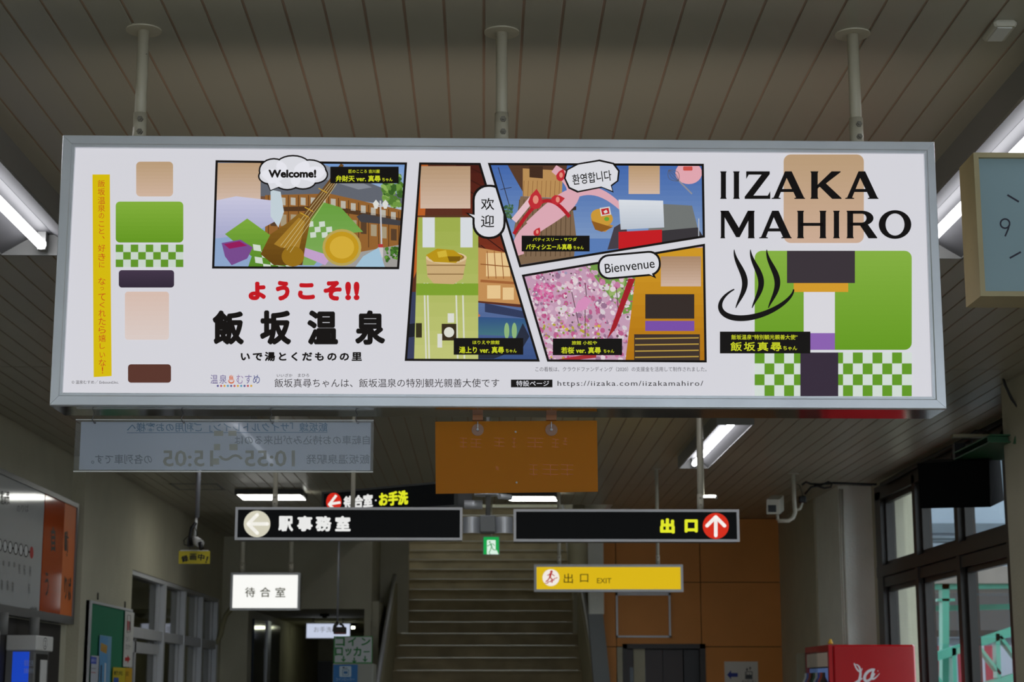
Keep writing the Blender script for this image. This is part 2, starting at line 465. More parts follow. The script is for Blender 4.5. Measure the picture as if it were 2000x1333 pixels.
# orange wall with its panels
YO = 19.3
od = (onY(1225, 1264, YO), onY(1372, 1264, YO))
xo0, xo1 = onY(1176, 1200, YO).x, onY(1540, 1200, YO).x
ow = MB().box((xo0, YO + .03, 0), (od[0].x, YO + .2, CEIL)).box((od[0].x, YO + .03, od[0].z), (od[1].x, YO + .2, CEIL)).box((od[1].x, YO + .03, 0), (xo1, YO + .2, CEIL)).build('wall_orange', M['orange_joint'], kind='structure')
zj = [0, od[0].z, onY(1300, 1138, YO).z, CEIL]
xj = [xo0, onY(1203, 1138, YO).x, onY(1368, 1138, YO).x, xo1]
for i in range(3):
    for j in range(3):
        xa, xb = xj[i] + .004, xj[i + 1] - .004
        if j == 0:
            if i == 1: continue
            if i == 0: xb = xj[1] - .004
            if i == 2: xa = od[1].x + .002
        MB().box((xa, YO, zj[j] + .004), (xb, YO + .03, zj[j + 1] - .004)).build('panel', M['orange'], ow)
MB().box((xj[1] + .004, YO, 0), (od[0].x - .05, YO + .03, zj[1] - .004)).build('panel', M['wall'], ow, 'beige door reveal panel')
# door in the orange wall
d = MB().box((od[0].x - .05, YO - .01, 0), (od[0].x, YO + .2, od[0].z + .03)).box((od[1].x - .03, YO - .01, 0), (od[1].x + .03, YO + .2, od[0].z + .03)).box((od[0].x - .05, YO - .01, od[0].z - .02), (od[1].x + .03, YO + .2, od[0].z + .03)).build('door_1', M['bronze'], kind='structure')
mx = (od[0].x + od[1].x) / 2 - .02
MB().box((od[0].x, YO + .08, .02), (mx, YO + .12, od[0].z - .03)).build('door_leaf', M['door_dark'], d)
MB().box((mx + .01, YO + .12, .02), (od[1].x - .2, YO + .16, od[0].z - .03)).build('door_leaf', M['door_dark'], d)
MB().box((od[1].x - .19, YO + .1, .02), (od[1].x - .03, YO + .12, od[0].z - .03)).build('side_light', M['black'], d)
MB().box((od[0].x - .1, YO + .2, 0), (od[1].x + .1, YO + .25, od[0].z + .1)).build('light_leak_backing', M['dark'], d)  # unseen box added behind the door to block outside light leaking through
MB().box((od[0].x + .03, YO + .07, 1.0), (od[0].x + .2, YO + .08, 1.72)).build('door_glass', M['bldg_dark'], d)
# white pillar and block beside the orange wall
YPf = 16.1
xa = onY(1641, 1100, YPf).x
px0 = onY(1604, 1100, 17.6).x
MB().box((xa, YPf, 0), (3.55, 17.2, CEIL)).build('pillar_white', M['wall_white'], kind='structure')
MB().box((xa - .02, 17.2, 0), (3.55, YO + .2, CEIL)).build('pillar_beige', M['wall'], kind='structure')
for px in (1645, 1650):
    p = onY(px, 1100, YPf - .012).x
    MB().tube([(p, YPf - .012, 1.2), (p, YPf - .012, CEIL - .03)], .008, 8).build('trim_pipe', M['pole_bg'], kind='structure')
# right wall near pillar
pil = onZ(1957, 755)
MB().box((pil.x, 9.7, 0), (3.75, 10.7, CEIL)).box((3.45, 2.0, 0), (3.75, 9.7, CEIL)).build('pillar_right', M['wall'], kind='structure')
MB().box((XR, 10.7, 0), (3.75, 11.6, CEIL)).box((XR, 15.95, 0), (3.75, 16.2, CEIL)).box((XR, 11.6, CEIL - .05), (3.75, 15.95, CEIL)).box((XR, 11.6, 0), (3.75, 15.95, .5)).build('wall_right', M['wall'], kind='structure')

# ================================================================ RIGHT WINDOWS
win = empty('window_1', (XR, 13.7, .5), kind='structure')
yF, yN = 15.85, 11.6                  # far and near ends
ztr0, ztr1 = onX(1735, 1147, XR).z, onX(1735, 1105, XR).z
def bar(name, y0, y1, z0, z1, x0=XR - .02, x1=XR + .10, m='bronze'):
    return MB().box((x0, y0, z0), (x1, y1, z1)).build(name, M[m], win)
bar('transom', yN, yF, ztr0, ztr0 + (ztr1 - ztr0) * .45); bar('transom', yN, yF, ztr0 + (ztr1 - ztr0) * .5, ztr1, XR - .035)
bar('top_rail', yN, yF, CEIL - .17, CEIL - .05, XR - .03)
bar('bottom_rail', yN, yF, .5, .6)
mu = [onX(1723, 1000, XR).y, onX(1792, 1000, XR).y, onX(1874, 1000, XR).y, onX(1975, 1000, XR).y]
bar('mullion', mu[0] - .06, yF, .5, CEIL - .1, XR - .03)
for y in mu[1:]:
    bar('mullion', y - .05, y + .05, .5, CEIL - .1, XR - .03)
edges = [mu[0]] + mu[1:]
for i in range(3):
    y1, y0 = edges[i] - .06, edges[i + 1] + .05
    for z0, z1 in ((.6, ztr0), (ztr1, CEIL - .17)):
        s = MB()
        for a, b, c_, d_ in ((y0, y0 + .045, z0, z1), (y1 - .045, y1, z0, z1), (y0, y1, z0, z0 + .04), (y0, y1, z1 - .04, z1)):
            s.box((XR + .01, a, c_), (XR + .05, b, d_))
        sash = s.build('sash', M['bronze'], win)
        MB().box((XR + .026, y0 + .04, z0 + .03), (XR + .032, y1 - .04, z1 - .03)).build('pane', M['glass'], sash)
# conduit and cables along the ceiling edge
MB().tube([onX(1722, 947, XR - .06), onX(1800, 903, XR - .06), onX(1965, 818, XR - .06)], .018, 8).build('trim_cable_run', M['cable'], kind='structure')
a = onY(1624, 945, YPf - .03); b = onY(1712, 948, YPf - .03)
MB().tube([a, b], .012, 8).build('trim_conduit', M['cable'], kind='structure')

# ================================================================ LEFT GLAZED SCREEN
w2 = empty('window_2', (XL2, (scr0.y + scr1.y) / 2, 0), kind='structure')
xi, xo = XL2 - .01, XL2 - .15
zt0, zt1 = onX(259, 1245, XL2).z, onX(259, 1224, XL2).z
def lbar(name, y0, y1, z0, z1, x0=xo, x1=xi, m='alu_light'):
    return MB().box((x0, y0, z0), (x1, y1, z1)).build(name, M[m], w2)
lbar('head_rail', scr0.y, scr1.y, ztop - .04, ztop)
lbar('transom', scr0.y, scr1.y, zt0, zt1, xo + .02)
ms = [onX(p, 1200, XL2).y for p in (324, 364, 398, 427)]
for y in ms:
    lbar('mullion', y - .075, y, 0, ztop - .04, xo + .05, xi + .01)
    lbar('mullion', y - .17, y - .10, 0, ztop - .04, xo, xi - .04)
lbar('mullion', scr0.y, scr0.y + .05, 0, ztop - .04)
ed = [scr0.y] + ms
for i in range(4):
    y0, y1 = ed[i] + .05, ed[i + 1] - .17
    if i: y0 = ed[i]
    for z0, z1 in ((zt1, ztop - .04), (.1, zt0)):
        MB().box((xo + .07, y0, z0), (xo + .075, y1, z1)).build('pane', M['glass_screen'], w2)
# the sliding door leaf inside the first bay
lbar('door_stile', scr0.y + .45, scr0.y + .52, 0, zt0, xo + .04, xi - .03)
lbar('door_rail', scr0.y, ms[0] - .1, zt0 - .13, zt0 - .03, xo + .04, xi - .03)
# office room behind the screen
MB().box((-6.3, YS + .3, 0), (-6.2, 22.5, CEIL)).box((-6.2, 22.4, 0), (XL2 - .25, 22.5, CEIL)).box((-6.2, YS + .3, 0), (XL2 - .25, YS + .4, CEIL)).build('wall_office', M['wall'], kind='structure')
MB().box((-6.3, YS + .3, 2.72), (XL2 - .25, 22.5, 2.8)).build('ceiling_office', M['wall'], kind='structure')
MB().box((-8, 18, -.1), (XL2 - .2, 24, -.001)).build('floor_office', M['floor'], kind='structure')
def lamp(name, x, y0, y1, z, label, w=.25, h=.09, group='fluorescent ceiling lamps', n=1):
    t = empty(name, (x, (y0 + y1) / 2, z), label, 'ceiling lamp', group)
    z0 = z - h
    wl_, wt = w / 2, w / 2 - .012
    MB().box((x - wl_, y0, z0), (x - wt, y1, z)).box((x + wt, y0, z0), (x + wl_, y1, z)).box((x - wt, y0, z0), (x + wt, y0 + .01, z)).box((x - wt, y1 - .01, z0), (x + wt, y1, z)).build('side_panel', M['fixture_side'], t)
    rf = MB()
    rf.face([(x - wt, y0 + .01, z0 + .005), (x - wt, y1 - .01, z0 + .005), (x - .03, y1 - .01, z - .012), (x - .03, y0 + .01, z - .012)])
    rf.face([(x + wt, y0 + .01, z0 + .005), (x + wt, y1 - .01, z0 + .005), (x + .03, y1 - .01, z - .012), (x + .03, y0 + .01, z - .012)])
    MB().box((x - .035, y0 + .01, z - .016), (x + .035, y1 - .01, z - .002)).build('base_plate', M.setdefault('base_plate', mat('lamp_base_plate', (52, 52, 54), .6, var=.02)), t)
    rf.build('reflector', M['fixture'], t)
    for k in range(n):
        tx = x + (k - (n - 1) / 2) * .07
        tb = MB().tube([(tx, y0 + .06, z0 + .032), (tx, y1 - .06, z0 + .032)], .020, 12).build('tube', M['tube'], t)
        for ya_, yb_ in ((y0 + .03, y0 + .06), (y1 - .06, y1 - .03)): MB().box((tx - .016, ya_, z0 + .012), (tx + .016, yb_, z - .01)).build('lamp_holder', M['fixture_side'], tb)
    return t
lamp('ceiling_lamp', -1.76, 4.6, 7.0, CEIL, 'long fluorescent ceiling lamp on the left, its lit tube ending behind the large sign', .36, .10)
lamp('ceiling_lamp', 1.75, 4.6, 7.0, CEIL, 'long fluorescent ceiling lamp on the right passing behind the square clock', .36, .10)
lamp('ceiling_lamp', 1.66, 11.7, 14.1, CEIL, 'fluorescent ceiling lamp seen below the large sign above the black exit sign')
lamp('ceiling_lamp', -1.66, 11.7, 14.1, CEIL, 'fluorescent ceiling lamp mostly hidden behind the clear hanging banner')
lamp('ceiling_lamp', 0.0, -2.4, 0.0, CEIL, 'fluorescent ceiling lamp behind the viewer in the middle')
lamp('ceiling_lamp', -1.66, -2.4, 0.0, CEIL, 'fluorescent ceiling lamp behind the viewer on the left')
lamp('ceiling_lamp', 1.66, -2.4, 0.0, CEIL, 'fluorescent ceiling lamp behind the viewer on the right')
def xlamp(x0, x1, y, z, w, label):
    t = empty('cross_lamp', ((x0 + x1) / 2, y, z), label, 'ceiling lamp', 'short cross lamps')
    MB().box((x0, y - w / 2, z - .05), (x1, y + w / 2, z)).build('lamp_body', M['fixture'], t)
    MB().prism([(x0 + .02, y - w / 2 + .02, z - .05), (x0 + .05, y, z - .075), (x0 + .02, y + w / 2 - .02, z - .05)], (x1 - x0 - .04, 0, 0)).build('diffuser', M['tube_soft'], t)
    return t
M['tube_soft'] = mat('lamp_diffuser', (255, 255, 246), .5, var=0, emit=9.0)
a = onZ(465, 972, CEIL - .05); b = onZ(595, 972, CEIL - .05)
xlamp(a.x, b.x, a.y, CEIL, .5, 'short lit ceiling lamp above the black office sign')
a = onZ(990, 974, CEIL - .05); b = onZ(1086, 974, CEIL - .05)
xlamp(a.x, b.x, a.y, CEIL, .35, 'short lit ceiling lamp right of the sign hub in front of the stairs')
t = empty('office_lamp', (-4.4, 18.6, 2.72), 'fluorescent lamp seen through the glazed screen on the left', 'ceiling lamp')
MB().box((-4.5, 17.6, 2.66), (-4.3, 19.8, 2.72)).build('lamp_body', M['fixture'], t)
MB().tube([(-4.4, 17.7, 2.63), (-4.4, 19.7, 2.63)], .018, 10).build('tube', M['tube_soft'], t)

lamp('stair_fill_lamp', -.6, 24.6, 27.0, 5.2, 'unseen fluorescent lamp added to light the upper flight of the stairs', group=None)  # both stair lamps are out of view, added to brighten the far end
lamp('stair_fill_lamp', 0.0, 18.6, 21.0, 4.58, 'unseen fluorescent lamp added to light the lower flight of the stairs', group=None)
for x_, w_ in ((-1.66, 'left'), (0.0, 'middle'), (1.66, 'right')):  # extra row concealed by the sign, added to brighten the middle of the hall
    lamp('ceiling_lamp', x_, 7.7, 10.1, CEIL, 'fluorescent lamp added out of view behind the large sign to light the hall, %s one' % w_)
# ceiling hatch and junction box
hq = [onZ(330, 945), onZ(425, 945), onZ(430, 957), onZ(345, 957)]
x0, x1, y0, y1 = hq[0].x, hq[1].x, hq[0].y, hq[3].y
hf = MB()
for a_, b_ in (((x0, y0), (x1, y0 + .04)), ((x0, y1 - .04), (x1, y1)), ((x0, y0), (x0 + .025, y1)), ((x1 - .025, y0), (x1, y1))):
    hf.box((a_[0], a_[1], CEIL - .004), (b_[0], b_[1], CEIL))
hf.build('ceiling_hatch', M['fixture_side'], None, 'thin framed access hatch in the slatted ceiling on the left', 'hatch')
j0 = onZ(1917, 70); j1 = onZ(1976, 38)
jt = empty('junction_box', (j0.x, j0.y, CEIL), 'small cream plastic box with rubbed tape marks fixed on the ceiling at top right', 'junction box')
MB().bevbox((j0.x, j1.y, CEIL - .018), (onZ(1965, 66).x, j0.y, CEIL), .006).build('box_body', M['pole_bg'], jt)
MB().box((j0.x + .012, j1.y + .012, CEIL - .021), (onZ(1965, 66).x - .012, j0.y - .012, CEIL - .018)).build('lid', M['white'], jt)

# ================================================================ THE LARGE HANGING LIGHTBOX SIGN
YF = 4.66
sg = empty('lightbox_sign', onY(975, 793, YF + .09), 'very large backlit white tourism sign in a silver frame hanging on three poles', 'sign')
o4 = [(123, 265), (1825, 278), (1847, 800), (98, 793)]
i4 = [(147, 288), (1805, 300), (1821, 776), (122, 768)]
O = [onY(x, y, YF) for x, y in o4]; I = [onY(x, y, YF) for x, y in i4]
xl = (O[0].x + O[3].x) / 2; xr = (O[1].x + O[2].x) / 2
O[0].x = O[3].x = xl; O[1].x = O[2].x = xr
DB = .17
FA = Vector((0, -.006, 0)); 
# housing behind the frame
def shift(p, y): return Vector((p.x, y, p.z))
hb = MB()
hb.hexa([shift(O[3], YF + .012), shift(O[2], YF + .012), shift(O[2], YF + DB), shift(O[3], YF + DB), shift(O[3], YF + .012) + Vector((0, 0, .012)), shift(O[2], YF + .012) + Vector((0, 0, .012)), shift(O[2], YF + DB) + Vector((0, 0, .012)), shift(O[3], YF + DB) + Vector((0, 0, .012))])
hb.build('underside_panel', M['under'], sg, 'polished metal underside')
hs = MB()
def slab(a, b, n):          # side walls of the housing
    a1, b1 = shift(a, YF + .012), shift(b, YF + .012); a2, b2 = shift(a, YF + DB), shift(b, YF + DB)
    hs.hexa([a1, b1, b2, a2, a1 + n, b1 + n, b2 + n, a2 + n])
slab(O[0], O[1], Vector((0, 0, -.012))); slab(O[3] + Vector((0, 0, .013)), O[0], Vector((.012, 0, 0))); slab(O[2] + Vector((0, 0, .013)), O[1], Vector((-.012, 0, 0)))
hs.build('housing', M['alu'], sg)
def rail(name, a, b, c, d):   # outer a-b, inner c-d ; ridged profile, mitred ends
    m = MB()
    def L(p, q, t): return p + (q - p) * t
    pr = [(0, .012), (0, -.004), (.06, -.008), (.72, -.008), (.8, -.005), (1, -.005), (1, .008)]
    A = [L(a, d, t) + Vector((0, y, 0)) for t, y in pr]; B = [L(b, c, t) + Vector((0, y, 0)) for t, y in pr]
    i = len(m.v); m.v += A + B; n = len(pr)
    for k in range(n - 1): m._f((i + k, i + k + 1, i + n + k + 1, i + n + k))
    m._f((i + n - 1, i, i + n, i + 2 * n - 1)); m._f(tuple(i + k for k in range(n - 1, -1, -1))); m._f(tuple(i + n + k for k in range(n)))
    return m.build(name, M['alu'], sg)
for q in range(4):
    a, b, c, d_ = O[q], O[(q + 1) % 4], I[(q + 1) % 4], I[q]
    g = (b - a).normalized() * .0004
    rail('frame_rail', a + g, b - g, c - g, d_ + g)
YP = YF + .006
fp = MB(); J = [onY(x, y, YP) for x, y in i4]
ctr = sum(J, Vector()) / 4
J = [ctr + (p - ctr) * 1.004 for p in J]
for p in J: p.y = YP
fp.prism(J, (0, .003, 0)); fp.c = [(226, 225, 232)] * len(fp.f)
face = fp.build('face_panel', M['lit'], sg, 'backlit white face with print')
bp_ = MB()
bp_.hexa([Vector((O[3].x + .03, YF + DB - .002, O[3].z + .03)), Vector((O[2].x - .03, YF + DB - .002, O[2].z + .03)), Vector((O[2].x - .03, YF + DB + .004, O[2].z + .03)), Vector((O[3].x + .03, YF + DB + .004, O[3].z + .03)),
          Vector((O[0].x + .03, YF + DB - .002, O[0].z - .03)), Vector((O[1].x - .03, YF + DB - .002, O[1].z - .03)), Vector((O[1].x - .03, YF + DB + .004, O[1].z - .03)), Vector((O[0].x + .03, YF + DB + .004, O[0].z - .03))])
bp_.build('rear_panel', M['back_lit'], sg, 'backlit rear face')
# poles
for (px, tilt) in ((281, 0), (980, 0), (1665, 0)):
    top = onZ(px, 50); Yp = 4.66 + DB / 2
    top = onY(px, 60, Yp); X = top.x
    zb = O[0].z + (O[1].z - O[0].z) * (X - xl) / (xr - xl)
    zs = onY(px, 222 if px < 1500 else 232, Yp).z
    po = MB().tube([(X, Yp, zb - .005), (X, Yp, CEIL)], .0162, 20).build('pole', M['pole'], sg)
    MB().tube([(X, Yp, zb - .01), (X, Yp, zs)], .0192, 20).build('sleeve', M['pole'], po)
    MB().tube([(X, Yp, CEIL - .004), (X, Yp, CEIL + .004)], .049, 32).build('ceiling_flange', M['pole'], po)
    for z in (zs - .022, zs - .058):
        MB().tube([(X + .004, Yp - .017, z), (X + .004, Yp - .024, z)], .0085, 6).tube([(X + .004, Yp - .022, z), (X + .004, Yp - .029, z)], .0045, 10).build('bolt', M['bolt'], po)

# ---- print on the sign's face, all in the sign's own plane
P = Print(planeY(YP), face, M['lit'])
BLK = (22, 18, 16); WHT = (226, 225, 232); YEL = (214, 222, 40); GRN = (120, 170, 40); TAN = (188, 152, 120)
def c1(x, y): return (100 + x / 2.2986, 240 + y / 2.2986)
def c2(x, y): return (760 + x / 2.2986, 240 + y / 2.2986)
def c3(x, y): return (1300 + x / 2.2986, 240 + y / 2.2986)
def pts(f, L): return [f(x, y) for x, y in L]
def T(f, t, x0, y0, x1, y1, col, **k):
    a = f(x0, y0); b = f(x1, y1); P.text(t, a[0], a[1], b[0], b[1], col, **k)
# yellow band with the vertical sentence
P.poly([(180.5, 341), (214.5, 341), (218, 735), (183, 737)], (226, 198, 12)); 
RT = (206, 58, 30)
for ch, y, k in zip('飯坂温泉のこと、好きになってくれたら嬉しいな！', (273, 310, 348, 383, 418, 455, 487, 515, 563, 603, 638, 712, 745, 783, 818, 855, 892, 930, 968, 1003, 1043, 1078, 1112), range(30)):
    cx = 225 + 5 * (y - 273) / 840
    w, h = (16, 16)
    if ch in 'のことにしいくっ': w, h = 12, 12
    if ch == '、': w, h = 5, 6; cx += 8
    if ch == '！': w, h = 3, 14
    if ch == 'っ': w, h = 9, 7
    T(c1, ch, cx - w, y - h, cx + w, y + h, RT, bold=-.004)
P.done('vertical_band', 'yellow band with red vertical writing')
# plain colour blocks standing where the poster has a drawn figure (left)
def checker(x0, y0, x1, y1, n, m, ca, cb, skew=0):
    for i in range(n):
        for j in range(m):
            a = x0 + (x1 - x0) * i / n; b = x0 + (x1 - x0) * (i + 1) / n
            c = y0 + (y1 - y0) * j / m; d = y0 + (y1 - y0) * (j + 1) / m
            P.poly([(a + skew * j, c), (b + skew * j, c), (b + skew * (j + 1), d), (a + skew * (j + 1), d)], ca if (i + j) % 2 else cb, bump=False)
def block_left():
    P.grad(rrect(266, 316, 338, 384, 8), (196, 164, 128), (220, 190, 168)); P.done('colour_block', 'tan colour block')
    P.grad(rrect(226, 394, 358, 474, 8), (140, 186, 64), (108, 160, 36))
    P.lift += P.step; checker(226, 478, 358, 522, 9, 3, (214, 226, 214), (104, 158, 44))
    P.done('colour_block', 'green and checked colour block')
    P.grad(rrect(232, 528, 340, 562, 6), (72, 58, 78), (54, 44, 60)); P.done('colour_block', 'dark colour block')
    P.grad(rrect(244, 570, 330, 664, 6), (228, 200, 186), (232, 216, 210)); P.done('colour_block', 'pale colour block')
    P.poly(rrect(250, 712, 334, 748, 6), (96, 58, 48))
block_left(); P.done('colour_block', 'brown colour block')
# ---- comic panel 1: timber inn, lute
def frame_poly(outer, t=4.5):
    cx = sum(p[0] for p in outer) / len(outer); cy = sum(p[1] for p in outer) / len(outer)
    n = len(outer); res = []
    for i in range(n):
        p0, p1, p2 = outer[i - 1], outer[i], outer[(i + 1) % n]
        def nrm(a, b):
            dx, dy = b[0] - a[0], b[1] - a[1]; L = math.hypot(dx, dy); nx, ny = -dy / L, dx / L
            if (cx - a[0]) * nx + (cy - a[1]) * ny < 0: nx, ny = -nx, -ny
            return nx, ny
        n1 = nrm(p0, p1); n2 = nrm(p1, p2); k = 1 + n1[0] * n2[0] + n1[1] * n2[1]
        res.append((p1[0] + t * (n1[0] + n2[0]) / k, p1[1] + t * (n1[1] + n2[1]) / k))
    return res
def begin(outer, bg):
    P.poly(outer, BLK); inner = frame_poly(outer); P.poly(inner, bg); P.cl = inner
def blobs(x0, y0, x1, y1, n, r0, r1, cols, rnd):
    L0 = P.lift
    for k in range(n):
        P.lift = L0 + P.step * (k % 6 + 1)
        x, y = rnd.uniform(x0, x1), rnd.uniform(y0, y1); r = rnd.uniform(r0, r1)
        P.poly(ell(x, y, r, r * rnd.uniform(.6, 1), 7, rnd.uniform(0, 90)), rnd.choice(cols), bump=False)
    P.lift = L0 + P.step * 8
rnd = random.Random(3)
begin(pts(c1, [(738, 168), (1598, 178), (1562, 658), (722, 655)]), (150, 176, 214))
P.grad(pts(c1, [(1000, 170), (1598, 170), (1598, 440), (1000, 440)]), (118, 158, 216), (206, 214, 222))
P.poly(pts(c1, [(740, 180), (1010, 180), (1010, 420), (740, 420)]), (120, 84, 60))
# roof tiers and facade
P.poly(pts(c1, [(940, 250), (1230, 190), (1580, 330), (1580, 380), (1250, 330), (940, 330)]), (104, 108, 118))
P.poly(pts(c1, [(1225, 186), (1440, 290), (1380, 300), (1200, 245)]), (142, 146, 156))
P.poly(pts(c1, [(960, 325), (1250, 318), (1575, 392), (1560, 560), (1300, 620), (960, 500)]), (156, 104, 50))
P.poly(pts(c1, [(960, 380), (1260, 372), (1575, 430), (1575, 446), (1260, 396), (960, 398)]), (86, 58, 34))
for k in range(13):
    x = 985 + k * 45; y = 335 + max(0, (x - 1230)) * .22
    P.poly(pts(c1, [(x, y), (x + 22, y + 2), (x + 22, y + 36), (x, y + 34)]), (196, 190, 176), bump=False)
    P.poly(pts(c1, [(x, y + 76), (x + 26, y + 78), (x + 26, y + 130), (x, y + 128)]), (176, 160, 130) if k % 3 else (92, 66, 44), bump=False)
P.lift += P.step
for k in range(14):
    x = 975 + k * 45
    P.line(pts(c1, [(x, 325 + max(0, x - 1230) * .22), (x, 560)]), 1.6, (96, 62, 32))
P.poly(pts(c1, [(1370, 420), (1400, 408), (1570, 440), (1570, 462), (1390, 446)]), (70, 68, 72))
P.poly(pts(c1, [(1280, 600), (1580, 545), (1580, 660), (1180, 660)]), (168, 164, 160))
blobs(*c1(1490, 240), *c1(1575, 375), 70, 3, 8, [(86, 128, 50), (118, 160, 70), (60, 100, 40), (150, 186, 96)], rnd)
blobs(*c1(1500, 560), *c1(1565, 625), 40, 2, 5, [(76, 130, 46), (110, 160, 60), (60, 104, 36)], rnd)
P.line(pts(c1, [(1478, 350), (1485, 635)]), 3, (206, 206, 212)); P.line(pts(c1, [(1455, 375), (1505, 375)]), 2.5, (206, 206, 212))
for dx in (1458, 1500): P.poly(pts(c1, [(dx - 14, 362), (dx, 345), (dx + 14, 362), (dx + 6, 386), (dx - 6, 386)]), (232, 232, 226))
P.poly(rrect(*c1(1468, 545), *c1(1490, 605), 1), (216, 210, 210)); P.poly(rrect(*c1(1468, 545), *c1(1490, 560), 1), (190, 60, 60))
# plain cloths
P.grad(pts(c1, [(735, 180), (940, 180), (940, 350), (735, 350)]), (196, 162, 126), (222, 196, 180))
P.grad(pts(c1, [(735, 350), (830, 330), (1000, 350), (1010, 440), (900, 500), (735, 520)]), (214, 212, 236), (176, 178, 214))
P.grad(pts(c1, [(780, 500), (880, 430), (1060, 560), (1080, 660), (880, 660), (900, 600)]), (134, 180, 64), (88, 142, 40))
P.cl_save = P.cl
L0 = P.lift; P.lift += P.step
for i in range(5):
    for j in range(4):
        if (i + j) % 2: continue
        x = 905 + i * 34 + j * 4; y = 545 + j * 28 + i * 4
        P.poly(pts(c1, [(x, y), (x + 34, y + 5), (x + 38, y + 33), (x + 4, y + 28)]), (220, 230, 216), bump=False)
P.poly(pts(c1, [(765, 540), (850, 525), (905, 560), (880, 610), (810, 640), (780, 600)]), (128, 80, 150))
P.poly(pts(c1, [(775, 545), (845, 532), (880, 552), (800, 566)]), (158, 30, 96))
P.grad(pts(c1, [(1130, 440), (1215, 355), (1300, 380), (1400, 490), (1290, 500), (1180, 640), (1130, 640)]), (110, 166, 66), (136, 180, 96))
L0 = P.lift; P.lift += P.step
for i in range(4):
    for j in range(3):
        if (i + j) % 2 == 0:
            x = 1150 + i * 26 + j * 6; y = 445 + j * 24
            P.poly(pts(c1, [(x, y), (x + 26, y - 3), (x + 28, y + 21), (x + 2, y + 24)]), (216, 228, 212), bump=False)
P.poly(pts(c1, [(985, 300), (1030, 310), (1045, 400), (1020, 470), (985, 420)]), (206, 220, 228))
P.poly(pts(c1, [(1135, 560), (1260, 600), (1230, 640), (1135, 600)]), (206, 170, 214))
# lute: neck and body
P.poly(pts(c1, [(1245, 260), (1300, 182), (1314, 190), (1262, 300), (1160, 440), (1120, 425)]), (112, 76, 36))
P.grad(pts(c1, [(1120, 400), (1165, 430), (1140, 560), (1128, 640), (1000, 640), (940, 590), (985, 500), (1060, 450)]), (150, 108, 36), (104, 70, 16))
P.poly(pts(c1, [(1112, 425), (1140, 445), (1112, 570), (1030, 560), (1000, 545)]), (176, 132, 44))
P.poly(ell(*c1(1085, 600), 22, 20), (160, 118, 26))
for k in range(4): P.line(pts(c1, [(1275 + k * 7, 240 + k * 4), (1030 + k * 14, 552 + k * 10)]), .8, (226, 210, 150))
for q in ((1130, 410), (1150, 385), (1212, 300)): P.line(pts(c1, [(q[0] - 12, q[1] - 6), (q[0] + 26, q[1] + 14)]), 2, (206, 160, 50))
# soft blue glow cloth lower right and gold stand-in disc
P.poly(pts(c1, [(1400, 600), (1470, 560), (1500, 655), (1360, 655)]), (170, 204, 226))
P.poly(ell(*c1(1305, 560), 38, 36), (196, 172, 90)); P.poly(ell(*c1(1305, 560), 33, 31), (206, 160, 32)); P.poly(ell(*c1(1305, 560), 24, 22), (224, 182, 60))
P.cl = None
P.done('comic_panel', 'wide picture of a timber inn with a lute')
def caption(f, box, t1, b1, t2, b2, t3=None, b3=None, c_top=YEL, **k):
    P.poly(rect(*f(box[0], box[1]), *f(box[2], box[3])), (20, 17, 15))
    P.done('caption_plate', 'black caption plate')
    T(f, t1, *b1, c_top, fat=.12); T(f, t2, *b2, YEL, fat=.35, **k)
    if t3: T(f, t3, *b3, YEL, fat=.15)
    P.done('lettering', 'yellow caption lettering')
caption(c1, (1253, 197, 1560, 272), '匠のこころ 吉川屋', (1335, 210, 1475, 226), '弁財天 ver. 真尋', (1278, 237, 1478, 264), 'ちゃん', (1486, 247, 1532, 263))
# Welcome bubble
def cloud(col, g):
    for cx, cy, rx, ry in ((1000, 215, 62, 50), (1085, 195, 75, 44), (1160, 215, 70, 45), (1185, 232, 52, 36), (985, 240, 50, 32), (1060, 255, 60, 42), (1130, 260, 55, 34)):
        P.poly(ell(*c1(cx, cy), (rx + g) / 2.2986, (ry + g) / 2.2986), col, bump=False)
    P.poly(pts(c1, [(970 - g, 262), (985 - g * .2, 302 + g * .8), (1040 + g, 280), (1010, 250)]), col, bump=False)
P.lift += P.step; cloud(BLK, 7); P.lift += P.step * 2; cloud((232, 232, 238), 0)
P.done('speech_bubble', 'white cloud shaped bubble')
T(c1, 'Welcome!', 977, 212, 1188, 245, BLK, bold=.01, fat=.8, res=4); P.done('lettering')
# titles
for ch, x0, x1, y0, y1 in (('よ', 888, 962, 716, 795), ('う', 1010, 1068, 712, 797), ('こ', 1110, 1182, 722, 792), ('そ', 1225, 1302, 712, 797), ('!', 1322, 1344, 716, 795), ('!', 1360, 1382, 716, 795)):
    T(c1, ch, x0 + 4, y0 + 4, x1 - 4, y1 - 4, (204, 24, 34), fat=2.7, res=4); P.done('character', 'red character')
for ch, x0, x1 in (('飯', 725, 865), ('坂', 938, 1077), ('温', 1150, 1287), ('泉', 1365, 1499)):
    T(c1, ch, x0 + 6, 849, x1 - 6, 991, BLK, fat=2.9, res=4); P.done('character', 'big black character')
T(c1, 'いで湯とくだものの里', 853, 1031, 1393, 1069, BLK, fat=.8, sp=1.35); P.done('lettering')
for ch, x0, x1, col in (('温', 715, 748, (110, 96, 150)), ('泉', 755, 788, (110, 96, 150)), ('♨', 795, 822, (222, 120, 80)), ('む', 832, 862, (150, 120, 170)), ('す', 870, 900, (120, 110, 160)), ('め', 906, 937, (70, 80, 140))):
    T(c1, ch, x0, 1132, x1, 1172, col, bold=.0)
for k in range(11):
    P.poly(ell(*c1(748 + k * 15, 1182), 2.2, 2.2, 8), [(96, 90, 150), (200, 90, 90), (220, 170, 60), (90, 160, 190)][k % 4], bump=False)
P.done('lettering', 'small coloured logo lettering')
T(c1, '© 温泉むすめ／ Enbound,Inc.', 92, 1157, 303, 1174, (70, 66, 70)); P.done('lettering')
